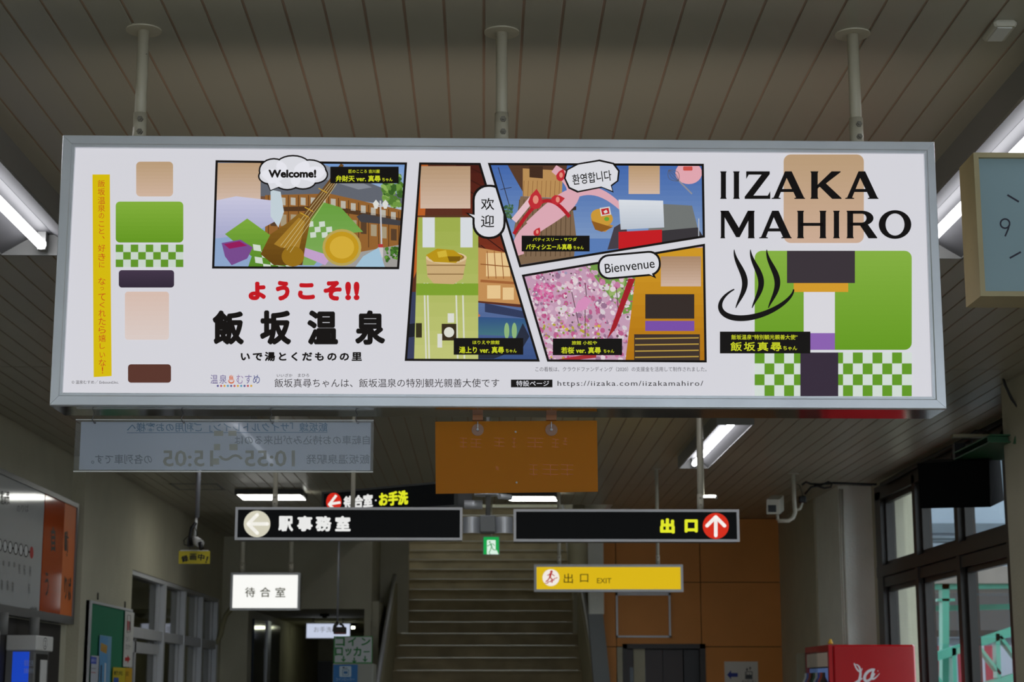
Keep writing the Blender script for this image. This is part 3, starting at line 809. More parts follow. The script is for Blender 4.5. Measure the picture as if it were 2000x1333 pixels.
P.text('飯坂真尋ちゃんは、飯坂温泉の特別観光親善大使です', 536, 740, 975, 757, (52, 48, 50), bold=.0); 
T(c1, 'いいざか', 1013, 1127, 1083, 1142, (52, 48, 50)); T(c1, 'まひろ', 1108, 1127, 1158, 1142, (52, 48, 50)); P.done('lettering')
P.poly(rect(998, 742, 1079, 757), BLK); T(c2, '特設ページ', 571, 1158, 718, 1184, WHT, bold=.008); P.done('caption_plate')
T(c2, 'https://iizaka.com/iizakamahiro/', 756, 1159, 1410, 1189, (36, 32, 34), bold=.0, sp=1.15); P.done('lettering')
T(c2, 'この看板は、クラウドファンディング（2020）の支援金を活用して制作されました。', 657, 1096, 1425, 1118, (100, 98, 104)); P.done('lettering', 'small grey lettering')
# ---- comic panel 2: open-air bath
begin(pts(c2, [(135, 178), (410, 180), (677, 1073), (70, 1070)]), (96, 50, 34))
P.grad(pts(c2, [(300, 180), (420, 180), (560, 640), (440, 600), (330, 420)]), (74, 28, 20), (140, 56, 32))
for k in range(7): P.line(pts(c2, [(340 + k * 12, 190 + k * 60), (560, 300 + k * 62)]), 2.2, (64, 26, 18))
P.poly(pts(c2, [(135, 185), (175, 185), (150, 600), (110, 700)]), (196, 100, 40))
P.poly(pts(c2, [(400, 560), (560, 590), (640, 820), (400, 800)]), (206, 150, 90))
for a_, b_ in (((435, 585), (545, 690)), ((440, 730), (500, 790)), ((510, 740), (560, 795))):
    P.poly(rect(*c2(*a_), *c2(*b_)), (244, 208, 150))
for k in range(4): P.line(pts(c2, [(440 + k * 32, 575), (446 + k * 34, 700)]), 1.6, (160, 100, 52))
P.line(pts(c2, [(410, 635), (580, 650)]), 2, (150, 90, 44)); P.line(pts(c2, [(410, 710), (590, 722)]), 5, (170, 104, 56))
P.grad(pts(c2, [(330, 800), (640, 835), (680, 1070), (330, 1070)]), (96, 118, 166), (60, 84, 136))
P.grad(pts(c2, [(340, 870), (620, 880), (600, 960), (340, 950)]), (52, 86, 140), (74, 124, 132)); P.poly(pts(c2, [(430, 810), (620, 850), (620, 880), (430, 850)]), (52, 62, 96))
for x in (528, 562): P.poly(ell(*c2(x, 935), 5, 16), (150, 190, 130))
P.poly(pts(c2, [(600, 900), (630, 960), (600, 1010), (470, 1060), (330, 1060), (330, 1030), (560, 990)]), (42, 48, 66))
for r_, c_ in enumerate((4, 3, 2, 1)):
    for k in range(c_): P.poly(ell(*c2(362 + k * 13 + r_ * 6, 866 - r_ * 12), 3.4, 2.8, 10), (206, 120, 76))
P.poly(pts(c2, [(70, 760), (120, 760), (120, 1070), (70, 1070)]), (60, 66, 96)); P.poly(pts(c2, [(85, 905), (120, 900), (120, 960), (85, 965)]), (30, 32, 40))
# plain hanging cotton cloth with white stripes, tan block above
P.grad(rect(*c2(140, 195), *c2(365, 385)), (192, 158, 124), (222, 194, 174))
P.grad(pts(c2, [(130, 425), (400, 425), (400, 1062), (112, 1062)]), (166, 182, 80), (204, 208, 128))
P.line(pts(c2, [(118, 420), (412, 420)]), 3, (92, 60, 36))
for x in (158, 172, 330, 300): P.line(pts(c2, [(x, 720), (x + 8, 1060)]), 3.2, (226, 228, 206))
P.poly(rect(*c2(150, 425), *c2(205, 560)), (228, 232, 236)); P.poly(rect(*c2(320, 425), *c2(375, 560)), (228, 232, 236))
P.poly(rect(*c2(122, 722), *c2(400, 775)), (134, 170, 50))
P.poly(rect(*c2(236, 903), *c2(302, 978)), (58, 46, 26)); P.poly(ell(*c2(269, 941), 10, 10), (232, 232, 220)); P.poly(rect(*c2(217, 948), *c2(238, 1010)), (232, 232, 222)); P.poly(rect(*c2(120, 900), *c2(147, 965)), (58, 52, 28)); P.poly(rect(*c2(263, 856), *c2(292, 898)), (232, 232, 222))
# bucket
P.poly(pts(c2, [(165, 605), (348, 605), (330, 700), (290, 725), (200, 722), (172, 690)]), (214, 180, 128))
P.poly(ell(*c2(257, 606), 40, 12), (232, 206, 160)); P.poly(ell(*c2(257, 604), 35, 9), (150, 110, 50))
P.poly(pts(c2, [(165, 595), (215, 565), (290, 572), (330, 600), (300, 630), (200, 625)]), (196, 156, 24)); P.poly(pts(c2, [(215, 580), (255, 572), (262, 600), (222, 606)]), (222, 190, 60)); P.poly(pts(c2, [(262, 600), (322, 600), (316, 622), (270, 624)]), (130, 96, 10))
P.line(pts(c2, [(168, 640), (343, 640)]), 2, (150, 116, 70)); P.line(pts(c2, [(172, 680), (335, 680)]), 2, (150, 116, 70))
P.cl = None; P.done('comic_panel', 'tall picture of an open-air bath with wooden bucket')
caption(c2, (290, 967, 602, 1042), 'ほりえや旅館', (375, 978, 495, 995), '湯上り ver. 真尋', (315, 1006, 515, 1035), 'ちゃん', (524, 1016, 572, 1033))
P.poly(rrect(*c2(374, 278), *c2(523, 522), 29), BLK); P.poly(pts(c2, [(342, 403), (392, 412), (392, 445)]), BLK)
P.poly(rrect(*c2(384, 288), *c2(513, 512), 26), (232, 232, 238)); P.poly(pts(c2, [(358, 409), (394, 416), (394, 434)]), (232, 232, 238))
P.done('speech_bubble', 'white upright oval bubble')
T(c2, '欢', 412, 338, 472, 392, BLK, bold=.008); T(c2, '迎', 412, 414, 472, 470, BLK, bold=.008); P.done('lettering')
# ---- comic panel 3: sky, tower, pastry
begin(pts(c2, [(443, 180), (1413, 184), (1418, 515), (585, 650)]), (96, 132, 192))
P.grad(pts(c2, [(430, 184), (1420, 184), (1420, 520), (500, 520)]), (70, 108, 180), (132, 160, 204), 14)
P.poly(pts(c2, [(530, 186), (800, 190), (790, 240), (740, 300), (600, 310), (560, 240)]), (92, 62, 44))
P.poly(pts(c2, [(600, 205), (780, 215), (775, 340), (600, 330)]), (196, 150, 92)); P.poly(pts(c2, [(630, 195), (690, 195), (690, 250), (630, 245)]), (70, 46, 32))
for k in range(9): P.line(pts(c2, [(606 + k * 20, 260), (602 + k * 20, 335)]), 1, (150, 104, 60))
P.poly(pts(c2, [(590, 330), (820, 345), (840, 510), (830, 600), (580, 640), (560, 480)]), (134, 108, 82))
for k in range(12): P.line(pts(c2, [(585 + k * 21, 345), (570 + k * 22, 600)]), 1.4, (92, 70, 50))
P.poly(pts(c2, [(700, 390), (840, 375), (840, 392), (700, 408)]), (64, 48, 38)); P.line(pts(c2, [(490, 200), (548, 400)]), 1.5, (50, 50, 60)); P.line(pts(c2, [(500, 300), (550, 290)]), 1.2, (50, 50, 60))
blobs(*c2(520, 370), *c2(555, 430), 26, 2, 4, [(60, 96, 70), (84, 120, 80)], rnd)
P.poly(pts(c2, [(1180, 400), (1235, 365), (1360, 372), (1385, 470), (1300, 530), (1160, 500)]), (120, 124, 122))
P.poly(pts(c2, [(1160, 490), (1385, 470), (1412, 515), (1150, 560)]), (60, 56, 60)); P.line(pts(c2, [(1390, 430), (1390, 510)]), 2, (190, 196, 206))
P.poly(pts(c2, [(1010, 470), (1060, 440), (1080, 560), (980, 570)]), (74, 66, 74))
PK = (232, 178, 190)
P.stroke(lambda t: (*c2(740 + 120 * math.sin(t * 5.2) * (1 - t * .3) - 80 * t, 205 + 390 * t), 16 + 14 * math.sin(t * 3)), PK, 26)
P.stroke(lambda t: (*c2(640 + 460 * t, 470 - 200 * math.sin(t * 2.7) + 60 * t), 22 * (1 - t) + 8), PK, 24)
P.stroke(lambda t: (*c2(560 + 90 * t, 440 - 110 * t), 12), (240, 200, 208), 8)
P.stroke(lambda t: (*c2(560 + 250 * t, 500 - 150 * math.sin(t * 2.6)), 7), (186, 32, 44), 20)
def straw(x, y, s, rot):
    q = math.radians(rot); L = [(0, -1.1), (.55, -.4), (.75, .3), (.45, .85), (0, 1), (-.45, .85), (-.75, .3), (-.55, -.4)]
    P.poly([(c2(x, y)[0] + s * (a * math.cos(q) - b * math.sin(q)), c2(x, y)[1] + s * (a * math.sin(q) + b * math.cos(q))) for a, b in L], (202, 48, 56))
    P.poly(ell(c2(x, y)[0], c2(x, y)[1], s * .3, s * .45, 10), (238, 150, 130))
straw(658, 345, 19, 5); straw(757, 345, 13, 80); straw(772, 235, 12, 20); straw(665, 490, 9, 30); straw(1110, 650, 1, 0)
P.poly(ell(*c2(1345, 225), 26, 22), (238, 176, 186)); P.poly(rrect(*c2(1320, 196), *c2(1362, 215), 2), (214, 86, 76))
# white cloth, red cloth
P.grad(pts(c2, [(1030, 345), (1230, 350), (1235, 470), (1040, 480)]), (232, 236, 242), (198, 206, 218))
P.poly(pts(c2, [(1030, 490), (1225, 480), (1225, 545), (1030, 568)]), (206, 30, 36))
P.grad(rect(*c2(1075, 192), *c2(1215, 320)), (196, 160, 120), (224, 194, 172))
P.line(pts(c2, [(1360, 320), (1302, 262)]), 3, (150, 150, 160))
for k in (-9, -4, 0, 4, 9): P.stroke(lambda t, k=k: (*c2(1300 - 45 * t + k * 2.2 * math.sin(t * 3.1), 262 - 50 * t - k * 1.6 * math.sin(t * 3.1)), 1.0), (96, 96, 106), 8)
# muffin
P.poly(pts(c2, [(905, 430), (1008, 462), (970, 490), (930, 482)]), (196, 140, 60)); P.poly(ell(*c2(955, 425), 22, 16, rot=18), (214, 160, 60)); P.poly(pts(c2, [(908, 440), (1003, 470), (955, 490), (925, 480)]), (150, 96, 34)); P.poly(ell(*c2(977, 432), 5, 4), (110, 170, 60))
P.poly(pts(c2, [(945, 383), (990, 376), (997, 412), (952, 420)]), (226, 220, 214)); P.poly(pts(c2, [(951, 388), (985, 382), (990, 408), (957, 414)]), (200, 40, 44)); P.poly(pts(c2, [(962, 398), (975, 390), (982, 402), (968, 408)]), (232, 226, 220))
P.cl = None; P.done('comic_panel', 'upper right picture with tower, blue sky, strawberries and cup cake')
caption(c2, (595, 507, 900, 578), 'パティスリー・サワダ', (645, 516, 842, 532), 'パティシエール真尋', (615, 545, 820, 570), 'ちゃん', (828, 553, 873, 569))
out3 = [(785, 250), (795, 210), (845, 182), (945, 165), (1010, 180), (1035, 215), (1030, 262), (1000, 285), (1008, 314), (955, 292), (845, 314), (805, 295)]
cx, cy = 910, 240
P.poly(pts(c2, out3), BLK); P.poly(pts(c2, [(cx + (x - cx) * .94, cy + (y - cy) * .89) for x, y in out3]), (232, 232, 238)); P.done('speech_bubble', 'white angular bubble')
T(c2, '환영합니다', 822, 222, 998, 270, BLK, bold=.012, rot=-7); P.done('lettering')
# ---- comic panel 4: blossom hill
begin(pts(c2, [(595, 683), (1418, 543), (1426, 1077), (710, 1073)]), (206, 164, 190))
P.poly(pts(c2, [(880, 640), (1140, 600), (1140, 840), (1050, 860), (960, 740)]), (120, 160, 76))
P.poly(pts(c2, [(980, 730), (1060, 700), (1050, 760), (990, 780)]), (160, 186, 110))
blobs(*c2(600, 560), *c2(1420, 680), 150, 2.5, 7, [(214, 170, 196), (228, 196, 214), (196, 140, 172), (170, 160, 190), (150, 176, 120)], rnd)
blobs(*c2(610, 660), *c2(1100, 1070), 420, 2, 7, [(216, 176, 200), (238, 220, 226), (206, 130, 170), (196, 100, 146), (226, 214, 220), (160, 120, 150), (232, 200, 214)], rnd)
blobs(*c2(610, 660), *c2(1100, 1070), 260, 1, 3, [(196, 70, 130), (240, 232, 236), (110, 84, 96), (222, 150, 184), (150, 170, 96)], rnd)
blobs(*c2(650, 720), *c2(740, 800), 60, 2, 4, [(206, 90, 150), (226, 130, 176)], rnd)
blobs(*c2(690, 900), *c2(960, 1060), 80, 1.5, 4, [(214, 190, 70), (190, 170, 60), (222, 120, 170), (150, 160, 70)], rnd)
for x0, y0, x1, y1 in ((880, 780, 880, 960), (880, 720, 886, 780), (820, 760, 850, 900), (1020, 740, 1030, 860)): P.line(pts(c2, [(x0, y0), (x1, y1)]), 1.5, (96, 72, 80))
P.poly(pts(c2, [(825, 855), (850, 800), (880, 780), (908, 800), (880, 840)]), (226, 150, 196))
# long red pole, amber cloth, dark banded cloth, tan block (plain stand-ins)
P.poly(pts(c2, [(1075, 700), (1105, 700), (1020, 920), (980, 970)]), (170, 32, 42))
P.grad(pts(c2, [(1120, 570), (1425, 560), (1425, 1077), (1060, 1077)]), (220, 162, 40), (186, 120, 12))
P.grad(rect(*c2(1220, 600), *c2(1400, 735)), (178, 142, 112), (220, 190, 170))
P.poly(rect(*c2(1150, 770), *c2(1370, 880)), (56, 46, 42)); P.poly(rect(*c2(1150, 890), *c2(1370, 935)), (128, 84, 176))
P.poly(rect(*c2(1100, 950), *c2(1395, 1077)), (66, 52, 44))
for k in range(4): P.line(pts(c2, [(1104, 970 + k * 28), (1390, 966 + k * 28)]), 2.4, (196, 160, 70))
P.poly(pts(c2, [(720, 1070), (860, 1045), (930, 1040), (930, 1055), (800, 1070)]), (176, 50, 56))
P.cl = None; P.done('comic_panel', 'lower right picture of a blossom hillside')
caption(c2, (735, 969, 1046, 1044), '旅館 小松や', (820, 980, 933, 997), '若桜 ver. 真尋', (773, 1008, 950, 1036), 'ちゃん', (963, 1018, 1010, 1034))
P.poly(rrect(*c2(936, 583), *c2(1220, 696), 22, rot=-5), BLK); P.poly(pts(c2, [(1140, 672), (1200, 700), (1180, 660)]), BLK)
P.poly(rrect(*c2(945, 592), *c2(1211, 687), 19, rot=-5), (232, 232, 238)); P.poly(pts(c2, [(1150, 670), (1184, 688), (1172, 660)]), (232, 232, 238)); P.done('speech_bubble', 'white rounded bubble')
T(c2, 'Bienvenue', 968, 622, 1192, 664, BLK, bold=.004, rot=-6.5, res=4); P.done('lettering')
# ---- right: plain colour fields, name and emblem, caption
P.grad(rrect(*c3(530, 142), *c3(890, 540), 14), (196, 164, 128), (216, 182, 158), 16); P.done('colour_block', 'plain tan colour field')
P.grad(rrect(*c3(400, 575), *c3(1105, 1020), 14), (142, 186, 70), (108, 162, 34), 20)
P.poly(rect(*c3(545, 575), *c3(850, 720)), (62, 54, 60))
P.poly(rect(*c3(575, 720), *c3(820, 760)), (224, 164, 46))
P.poly(rect(*c3(620, 760), *c3(760, 945)), (230, 228, 234))
P.poly(rect(*c3(620, 945), *c3(760, 1020)), (148, 104, 186))
P.lift += P.step
a = c3(400, 1032); b = c3(1105, 1228); checker(a[0], a[1], b[0], b[1], 16, 4, (222, 232, 224), (104, 160, 40))
P.poly(rect(*c3(605, 1032), *c3(775, 1228)), (58, 46, 62))
P.done('colour_block', 'plain green, tan and checked colour fields')
# wide flared capitals
def cap(ch, x0, x1, y0, y1):
    w, h = x1 - x0, y1 - y0
    def q(L): P.poly([(x0 + a * w, y0 + b * h) for a, b in L], (18, 15, 15), bump=False)
    def st(xc, wd, s=.22):
        q([(xc - wd, 0), (xc + wd, 0), (xc + wd * (1 - s) , .07), (xc + wd * (1 - s), .93), (xc + wd, 1), (xc - wd, 1), (xc - wd * (1 - s), .93), (xc - wd * (1 - s), .07)])
    P.lift += P.step
    if ch == 'I': st(.5, .5)
    elif ch == 'Z': q([(.06, 0), (.98, 0), (.98, .1), (.34, .88), (.9, .88), (1, .72), (1, 1), (0, 1), (0, .92), (.66, .12), (.16, .12), (.06, .28)])
    elif ch == 'A':
        q([(.40, 0), (.60, 0), (.97, .95), (1, .97), (1, 1), (.68, 1), (.68, .97), (.73, .95), (.45, .24), (.21, .95), (.27, .97), (.27, 1), (0, 1), (0, .97), (.06, .95)]); P.lift += P.step; q([(.24, .64), (.74, .64), (.76, .75), (.22, .75)])
    elif ch == 'K': st(.13, .13, .2); q([(.2, .52), (.68, 0), (.97, 0), (.97, .03), (.5, .44), (1, .97), (1, 1), (.70, 1), (.30, .56), (.2, .66)])
    elif ch == 'M': st(.07, .07); st(.9, .1, .15); q([(.01, 0), (.24, 0), (.54, .62), (.80, 0), (.97, 0), (.56, .96), (.46, .96)])
    elif ch == 'H': st(.12, .12, .2); st(.88, .12, .2); q([(.12, .44), (.88, .44), (.88, .55), (.12, .55)])
    elif ch == 'R':
        st(.12, .12, .2)
        n = 14
        for k in range(n):
            a, b = -math.pi / 2 + math.pi * k / n, -math.pi / 2 + math.pi * (k + 1) / n
            q([(.5 + .38 * math.cos(a), .27 + .27 * math.sin(a)), (.5 + .38 * math.cos(b), .27 + .27 * math.sin(b)), (.5 + .15 * math.cos(b), .27 + .16 * math.sin(b)), (.5 + .15 * math.cos(a), .27 + .16 * math.sin(a))])
        q([(.12, 0), (.5, 0), (.5, .11), (.12, .11)]); q([(.12, .43), (.5, .43), (.5, .54), (.12, .54)]); q([(.42, .5), (.70, .5), (1, .97), (1, 1), (.72, 1)])
    elif ch == 'O':
        n = 40
        for k in range(n):
            a, b = 2 * math.pi * k / n, 2 * math.pi * (k + 1) / n
            q([(.5 + .5 * math.cos(a), .5 + .52 * math.sin(a)), (.5 + .5 * math.cos(b), .5 + .52 * math.sin(b)), (.5 + .29 * math.cos(b), .5 + .4 * math.sin(b)), (.5 + .29 * math.cos(a), .5 + .4 * math.sin(a))])
for ch, a, b in (('I', 245, 274), ('I', 303, 333), ('Z', 355, 470), ('A', 476, 626), ('K', 650, 790), ('A', 806, 956)):
    x0, y0 = c3(a, 218); x1, y1 = c3(b, 342); cap(ch, x0, x1, y0, y1)
for ch, a, b in (('M', 246, 400), ('A', 420, 566), ('H', 590, 722), ('I', 752, 782), ('R', 812, 950), ('O', 957, 1103)):
    x0, y0 = c3(a, 395); x1, y1 = c3(b, 519); cap(ch, x0, x1, y0, y1)
P.done('lettering', 'large black flared capitals')
# hot spring emblem
for x in (322, 395, 468):
    P.stroke(lambda t, x=x: (*c3(x + 24 * math.sin(math.pi * (1.5 + t * 1.75)) * (1 if True else 0) + 10 - 18 * t * 0, 570 + 262 * t), 1.5 + 10 * math.sin(math.pi * min(1, max(0, t)) ** 1.0)), (20, 17, 17), 30)
P.stroke(lambda t: (*c3(410 - 165 * math.cos(math.radians(-52 + 232 * t - 0)) * 1.0, 800 - 0 + 78 * math.sin(math.radians(-42 + 264 * t))), 2.5 + 9 * math.sin(math.pi * t)), (20, 17, 17), 44)
P.done('steam_emblem', 'black hot spring steam emblem')
caption(c3, (244, 938, 650, 1036), '飯坂温泉”特別観光親善大使”', (295, 952, 592, 974), '飯坂真尋', (292, 985, 520, 1025), 'ちゃん', (528, 1003, 590, 1022), sp=1.25)

# ================================================================ CLEAR BANNER AND ORANGE BOARD UNDER THE SIGN
YBn = YF + DB - .03
bn = empty('clear_banner', onY(440, 922, YBn), 'wide translucent grey notice in a clear sleeve with mirrored writing, hanging on four hooks', 'notice')
q = [onY(148, 820, YBn), onY(730, 822, YBn), onY(728, 922, YBn), onY(148, 922, YBn)]
MB().box((q[0].x, YBn, q[2].z), (q[1].x, YBn + .003, q[0].z)).build('acrylic_sheet', M['acrylic'], bn)
s0 = onY(158, 824, YBn); s1 = onY(723, 919, YBn)
MB().box((s0.x, YBn + .004, s1.z), (s1.x, YBn + .005, s0.z)).build('paper_sheet', M['sheet'], bn)
for a_, b_ in (((q[0].x, q[2].z - .002), (q[1].x, q[2].z + .001)), ((q[0].x, q[0].z - .001), (q[1].x, q[0].z + .001))):
    MB().box((a_[0], YBn - .001, a_[1]), (b_[0], YBn + .006, b_[1])).build('sheet_edge', M['white'], bn)
Pb = Print(planeY(YBn + .004), bn, M['ink'])
G1 = (128, 134, 144)
Pb.text('飯坂線「サイクルトレイン」ご利用のお客様へ', 248, 826, 640, 844, (92, 132, 164), bold=.01, mirror=True); Pb.line([(248, 846), (640, 845)], 1.2, (92, 132, 164)); Pb.done('lettering', 'mirrored blue lettering')
Pb.text('自転車のお持込みが出来るのは', 458, 851, 722, 869, G1, bold=.006, mirror=True)
Pb.text('飯坂温泉駅発', 598, 888, 722, 907, G1, bold=.006, mirror=True); Pb.text('の各列車です。', 178, 888, 297, 907, G1, bold=.006, mirror=True); Pb.done('lettering', 'mirrored grey lettering')
Pb.text('10:55～15:05', 318, 880, 576, 912, (150, 146, 128), bold=.014, mirror=True); Pb.done('lettering', 'mirrored beige numerals')
tp = (170, 166, 144)
for r_ in ((418, 842, 436, 852), (446, 842, 462, 852), (418, 868, 430, 880), (448, 868, 464, 880), (416, 896, 428, 908)): Pb.poly(rect(*r_), tp)
Pb.done('tape', 'faded tape squares')
for hx in (183, 357, 530, 697):
    t0 = onY(hx - 3, 806, YBn); t1 = onY(hx + 2, 826, YBn)
    pth = []
    for k in range(13):
        a = k / 12; pth.append(Vector((t0.x + (t1.x - t0.x) * a + .004 * math.sin(a * 2 * math.pi), YBn - .004, t0.z + .004 + (t1.z - t0.z - .004) * a)))
    MB().tube(pth, .0011, 8).tube([t1 + Vector((0, -.006, 0)), t1 + Vector((0, .008, 0))], .0028, 10).build('hook', M['hook'], bn)
ob = empty('orange_board', onY(1008, 962, YBn), 'plain orange board with faint mirrored marks hanging below the middle of the large sign', 'sign')
q = [onY(850, 824, YBn), onY(1166, 822, YBn), onY(1168, 961, YBn), onY(851, 965, YBn)]
MB().prism([p for p in q], (0, .004, 0)).build('board_panel', M['amber'], ob)
Po = Print(planeY(YBn), ob, M['ink'])
Po.text('お願い', 1040, 862, 1110, 880, (196, 108, 8), mirror=True); 
Po.mb = MB()
for x0, x1, y0, y1 in ((898, 912, 856, 876), (920, 940, 858, 876), (965, 985, 856, 874), (1000, 1008, 856, 876), (1030, 1060, 856, 876), (1078, 1092, 858, 876), (1100, 1108, 856, 870), (1034, 1050, 908, 930), (1060, 1090, 908, 930), (1096, 1120, 908, 930), (968, 974, 912, 918)):
    for k in range(3): Po.line([(x0, y0 + k * (y1 - y0) / 2.4), (x1, y0 + k * (y1 - y0) / 2.4 + 1)], 1.6, (196, 106, 8))
    Po.line([((x0 + x1) / 2, y0), ((x0 + x1) / 2, y1)], 1.6, (196, 106, 8))
Po.done('faded_marks', 'faint mirrored writing')
for hx in (933, 1077):
    c = onY(hx, 840, YBn - .003)
    MB().tube([c, c + Vector((0, .003, 0))], .0165, 24).build('suction_pad', M['pad'] if 'pad' in M else M.setdefault('pad', mat('brown_clear_pad', (128, 76, 22), .25)), ob)
    MB().box((c.x - .014, YBn - .012, onY(hx, 822, YBn).z + .000), (c.x + .014, YBn + .012, onY(hx, 812, YBn).z)).build('clip', M.setdefault('clip', mat('orange_clip', (150, 84, 10), .4)), ob)
    MB().tube([onY(hx, 824, YBn - .007), onY(hx, 839, YBn - .007)], .0014, 8).tube([onY(hx, 839, YBn - .009), onY(hx, 841, YBn - .003)], .0032, 10).build('hook', M['alu'], ob)
for (x, y) in ((1007, 844), (1009, 943)):
    c = onY(x, y, YBn - .002); MB().tube([c, c + Vector((0, .003, 0))], .0028, 12).build('rivet', M['bolt'], ob)

# ================================================================ BLACK DIRECTION SIGNS AND HUB
def sign_box(name, px0, py0, px1, py1, Y, depth, label, border, framecol='alu_light', facecol=(5, 6, 7), lit='lit_soft', group=None, parent=None, cat='sign'):
    a = onY(px0, py0, Y); b = onY(px1, py1, Y)
    z0, z1 = b.z, a.z; x0, x1 = a.x, b.x
    bw = border * (x1 - x0) / (px1 - px0)
    t = empty(name, ((x0 + x1) / 2, Y + depth / 2, z0), label, cat, group)
    MB().box((x0 + .004, Y + .01, z0 + .004), (x1 - .004, Y + depth, z1 - .004)).build('housing', M['alu_dark'], t)
    o = [Vector((x0, Y, z1)), Vector((x1, Y, z1)), Vector((x1, Y, z0)), Vector((x0, Y, z0))]
    i = [Vector((x0 + bw, Y, z1 - bw)), Vector((x1 - bw, Y, z1 - bw)), Vector((x1 - bw, Y, z0 + bw)), Vector((x0 + bw, Y, z0 + bw))]
    for k in range(4):
        k2 = (k + 1) % 4
        MB().prism([o[k], o[k2], i[k2], i[k]], (0, .018, 0)).build('frame_rail', M[framecol], t)
    f = MB().box((x0 + bw * .9, Y + .006, z0 + bw * .9), (x1 - bw * .9, Y + .012, z1 - bw * .9))
    f.c = [facecol] * len(f.f)
    fo = f.build('face_panel', M[lit], t)
    return t, fo, Print(planeY(Y + .006), fo, M[lit], step=1e-4)
YD = 10.2
# left black sign
t, fo, p = sign_box('direction_sign', 460, 991, 903, 1056, YD, .14, 'black direction sign with pale round left arrow and white lettering for the station office', 5)
p.poly(ell(502, 1024, 26, 26, 40), (206, 202, 182))
def arrow(p, cx, cy, s, col, ang, w=7):
    q = math.radians(ang)
    def R(x, y): return (cx + x * math.cos(q) - y * math.sin(q), cy + x * math.sin(q) + y * math.cos(q))
    p.line([R(s * .85, 0), R(-s * .75, 0)], w, col); p.poly(ell(*R(s * .85, 0), w / 2, w / 2, 12), col, bump=False)
    p.line([R(0 - s * .02, -s * .78), R(-s * .8, 0), R(-s * .02, s * .78)], w, col)
    for k in (-1, 1): p.poly(ell(*R(-s * .02, k * s * .78), w / 2, w / 2, 12), col, bump=False)
arrow(p, 503, 1024, 23, (236, 234, 226), 0); p.done('arrow_disc', 'cream disc with white arrow')
for ch, x0, x1 in (('駅', 544, 572), ('事', 581, 610), ('務', 617, 647), ('室', 655, 684)): p.text(ch, x0 + 1, 1010, x1 - 1, 1037, (228, 228, 226), fat=1.5); p.done('character', 'white character')
def hang_pole(t, px, py0, Y, r, top=CEIL, sleeve=None, m='pole_bg'):
    a = onY(px, py0, Y)
    po = MB().tube([(a.x, Y, a.z), (a.x, Y, top)], r, 12).build('pole', M[m], t)
    if sleeve:
        s = onY(px, sleeve, Y); MB().tube([(a.x, Y, a.z), (a.x, Y, s.z)], r * 1.2, 12).build('sleeve', M[m], po)
        for k in (.3, .75): MB().tube([(a.x, Y - r * 1.1, a.z + (s.z - a.z) * k), (a.x, Y - r * 1.5, a.z + (s.z - a.z) * k)], r * .45, 8).build('bolt', M['bolt'], po)
    MB().tube([(a.x, Y, top - .006), (a.x, Y, top)], r * 2.8, 16).build('ceiling_flange', M[m], po)
    return po
hang_pole(t, 537, 993, YD + .07, .014, sleeve=966)
hang_pole(t, 689, 993, YD + .07, .013)
# right black sign
t, fo, p = sign_box('direction_sign', 1003, 995, 1445, 1059, YD, .14, 'black direction sign with yellow exit characters and red round up arrow', 5)
p.poly(ell(1398, 1028, 25.5, 25.5, 40), (206, 44, 26)); arrow(p, 1398, 1028, 22, (240, 232, 228), 90); p.done('arrow_disc', 'red disc with white arrow')
p.text('出', 1291, 1015, 1316, 1041, (222, 226, 40), fat=1.9); p.done('character', 'yellow character'); p.text('口', 1339, 1017, 1361, 1039, (222, 226, 40), fat=1.9); p.done('character', 'yellow character')
hang_pole(t, 1368, 997, YD + .07, .0155, sleeve=966)
# hub between them
cx = onY(953, 1024, YD)
hub = empty('sign_hub', (cx.x, YD + .03, onY(953, 1042, YD).z), 'grey square hub with pole, round plate and curved silver arms joining the two black signs', 'sign bracket')
a = onY(937, 1007, YD - .02); b = onY(968, 1040, YD - .02)
MB().bevbox((a.x, YD - .02, b.z), (b.x, YD + .10, a.z), .006).build('hub_block', M['grey'], hub)
MB().tube([(cx.x, YD + .05, a.z - .01), (cx.x, YD + .05, CEIL)], .0135, 14).build('pole', M['fixture_side'], hub)
c = onY(950, 969, YD + .05)
MB().tube([(c.x, YD + .05, c.z), (c.x, YD + .05, c.z + .012)], .07, 28).build('round_plate', M['alu'], hub)
def arc_arm(px0, px1, name='curved_arm'):
    A = onY(px0, 1009, YD); B = onY(px1, 1041, YD); m = MB(); n = 10
    for k in range(n):
        t0 = k / n; t1 = (k + 1) / n
        f = lambda u: (A.x + (B.x - A.x) * u, YD + .05 - .035 * math.sin(math.pi * u))
        (x0, y0), (x1, y1) = f(t0), f(t1)
        m.hexa([(x0, y0, B.z), (x1, y1, B.z), (x1, y1 + .01, B.z), (x0, y0 + .01, B.z), (x0, y0, A.z), (x1, y1, A.z), (x1, y1 + .01, A.z), (x0, y0 + .01, A.z)])
    return m.build(name, M['alu'], hub)
arc_arm(904, 938); arc_arm(967, 1002)
# second level: silver arm toward the angled sign
A = onY(910, 978, YD + .12); B = onY(939, 995, YD + .12)
MB().tube([(A.x - .01, YD + .12, (A.z + B.z) / 2), (B.x + .01, YD + .12, (A.z + B.z) / 2)], .026, 18).build('angled_arm', M['alu'], hub)
A = onY(975, 965, YD + .1); B = onY(998, 975, YD + .1)
MB().tube([(A.x, YD + .1, (A.z + B.z) / 2), (B.x, YD + .16, (A.z + B.z) / 2)], .016, 14).build('angled_arm', M['alu'], hub)
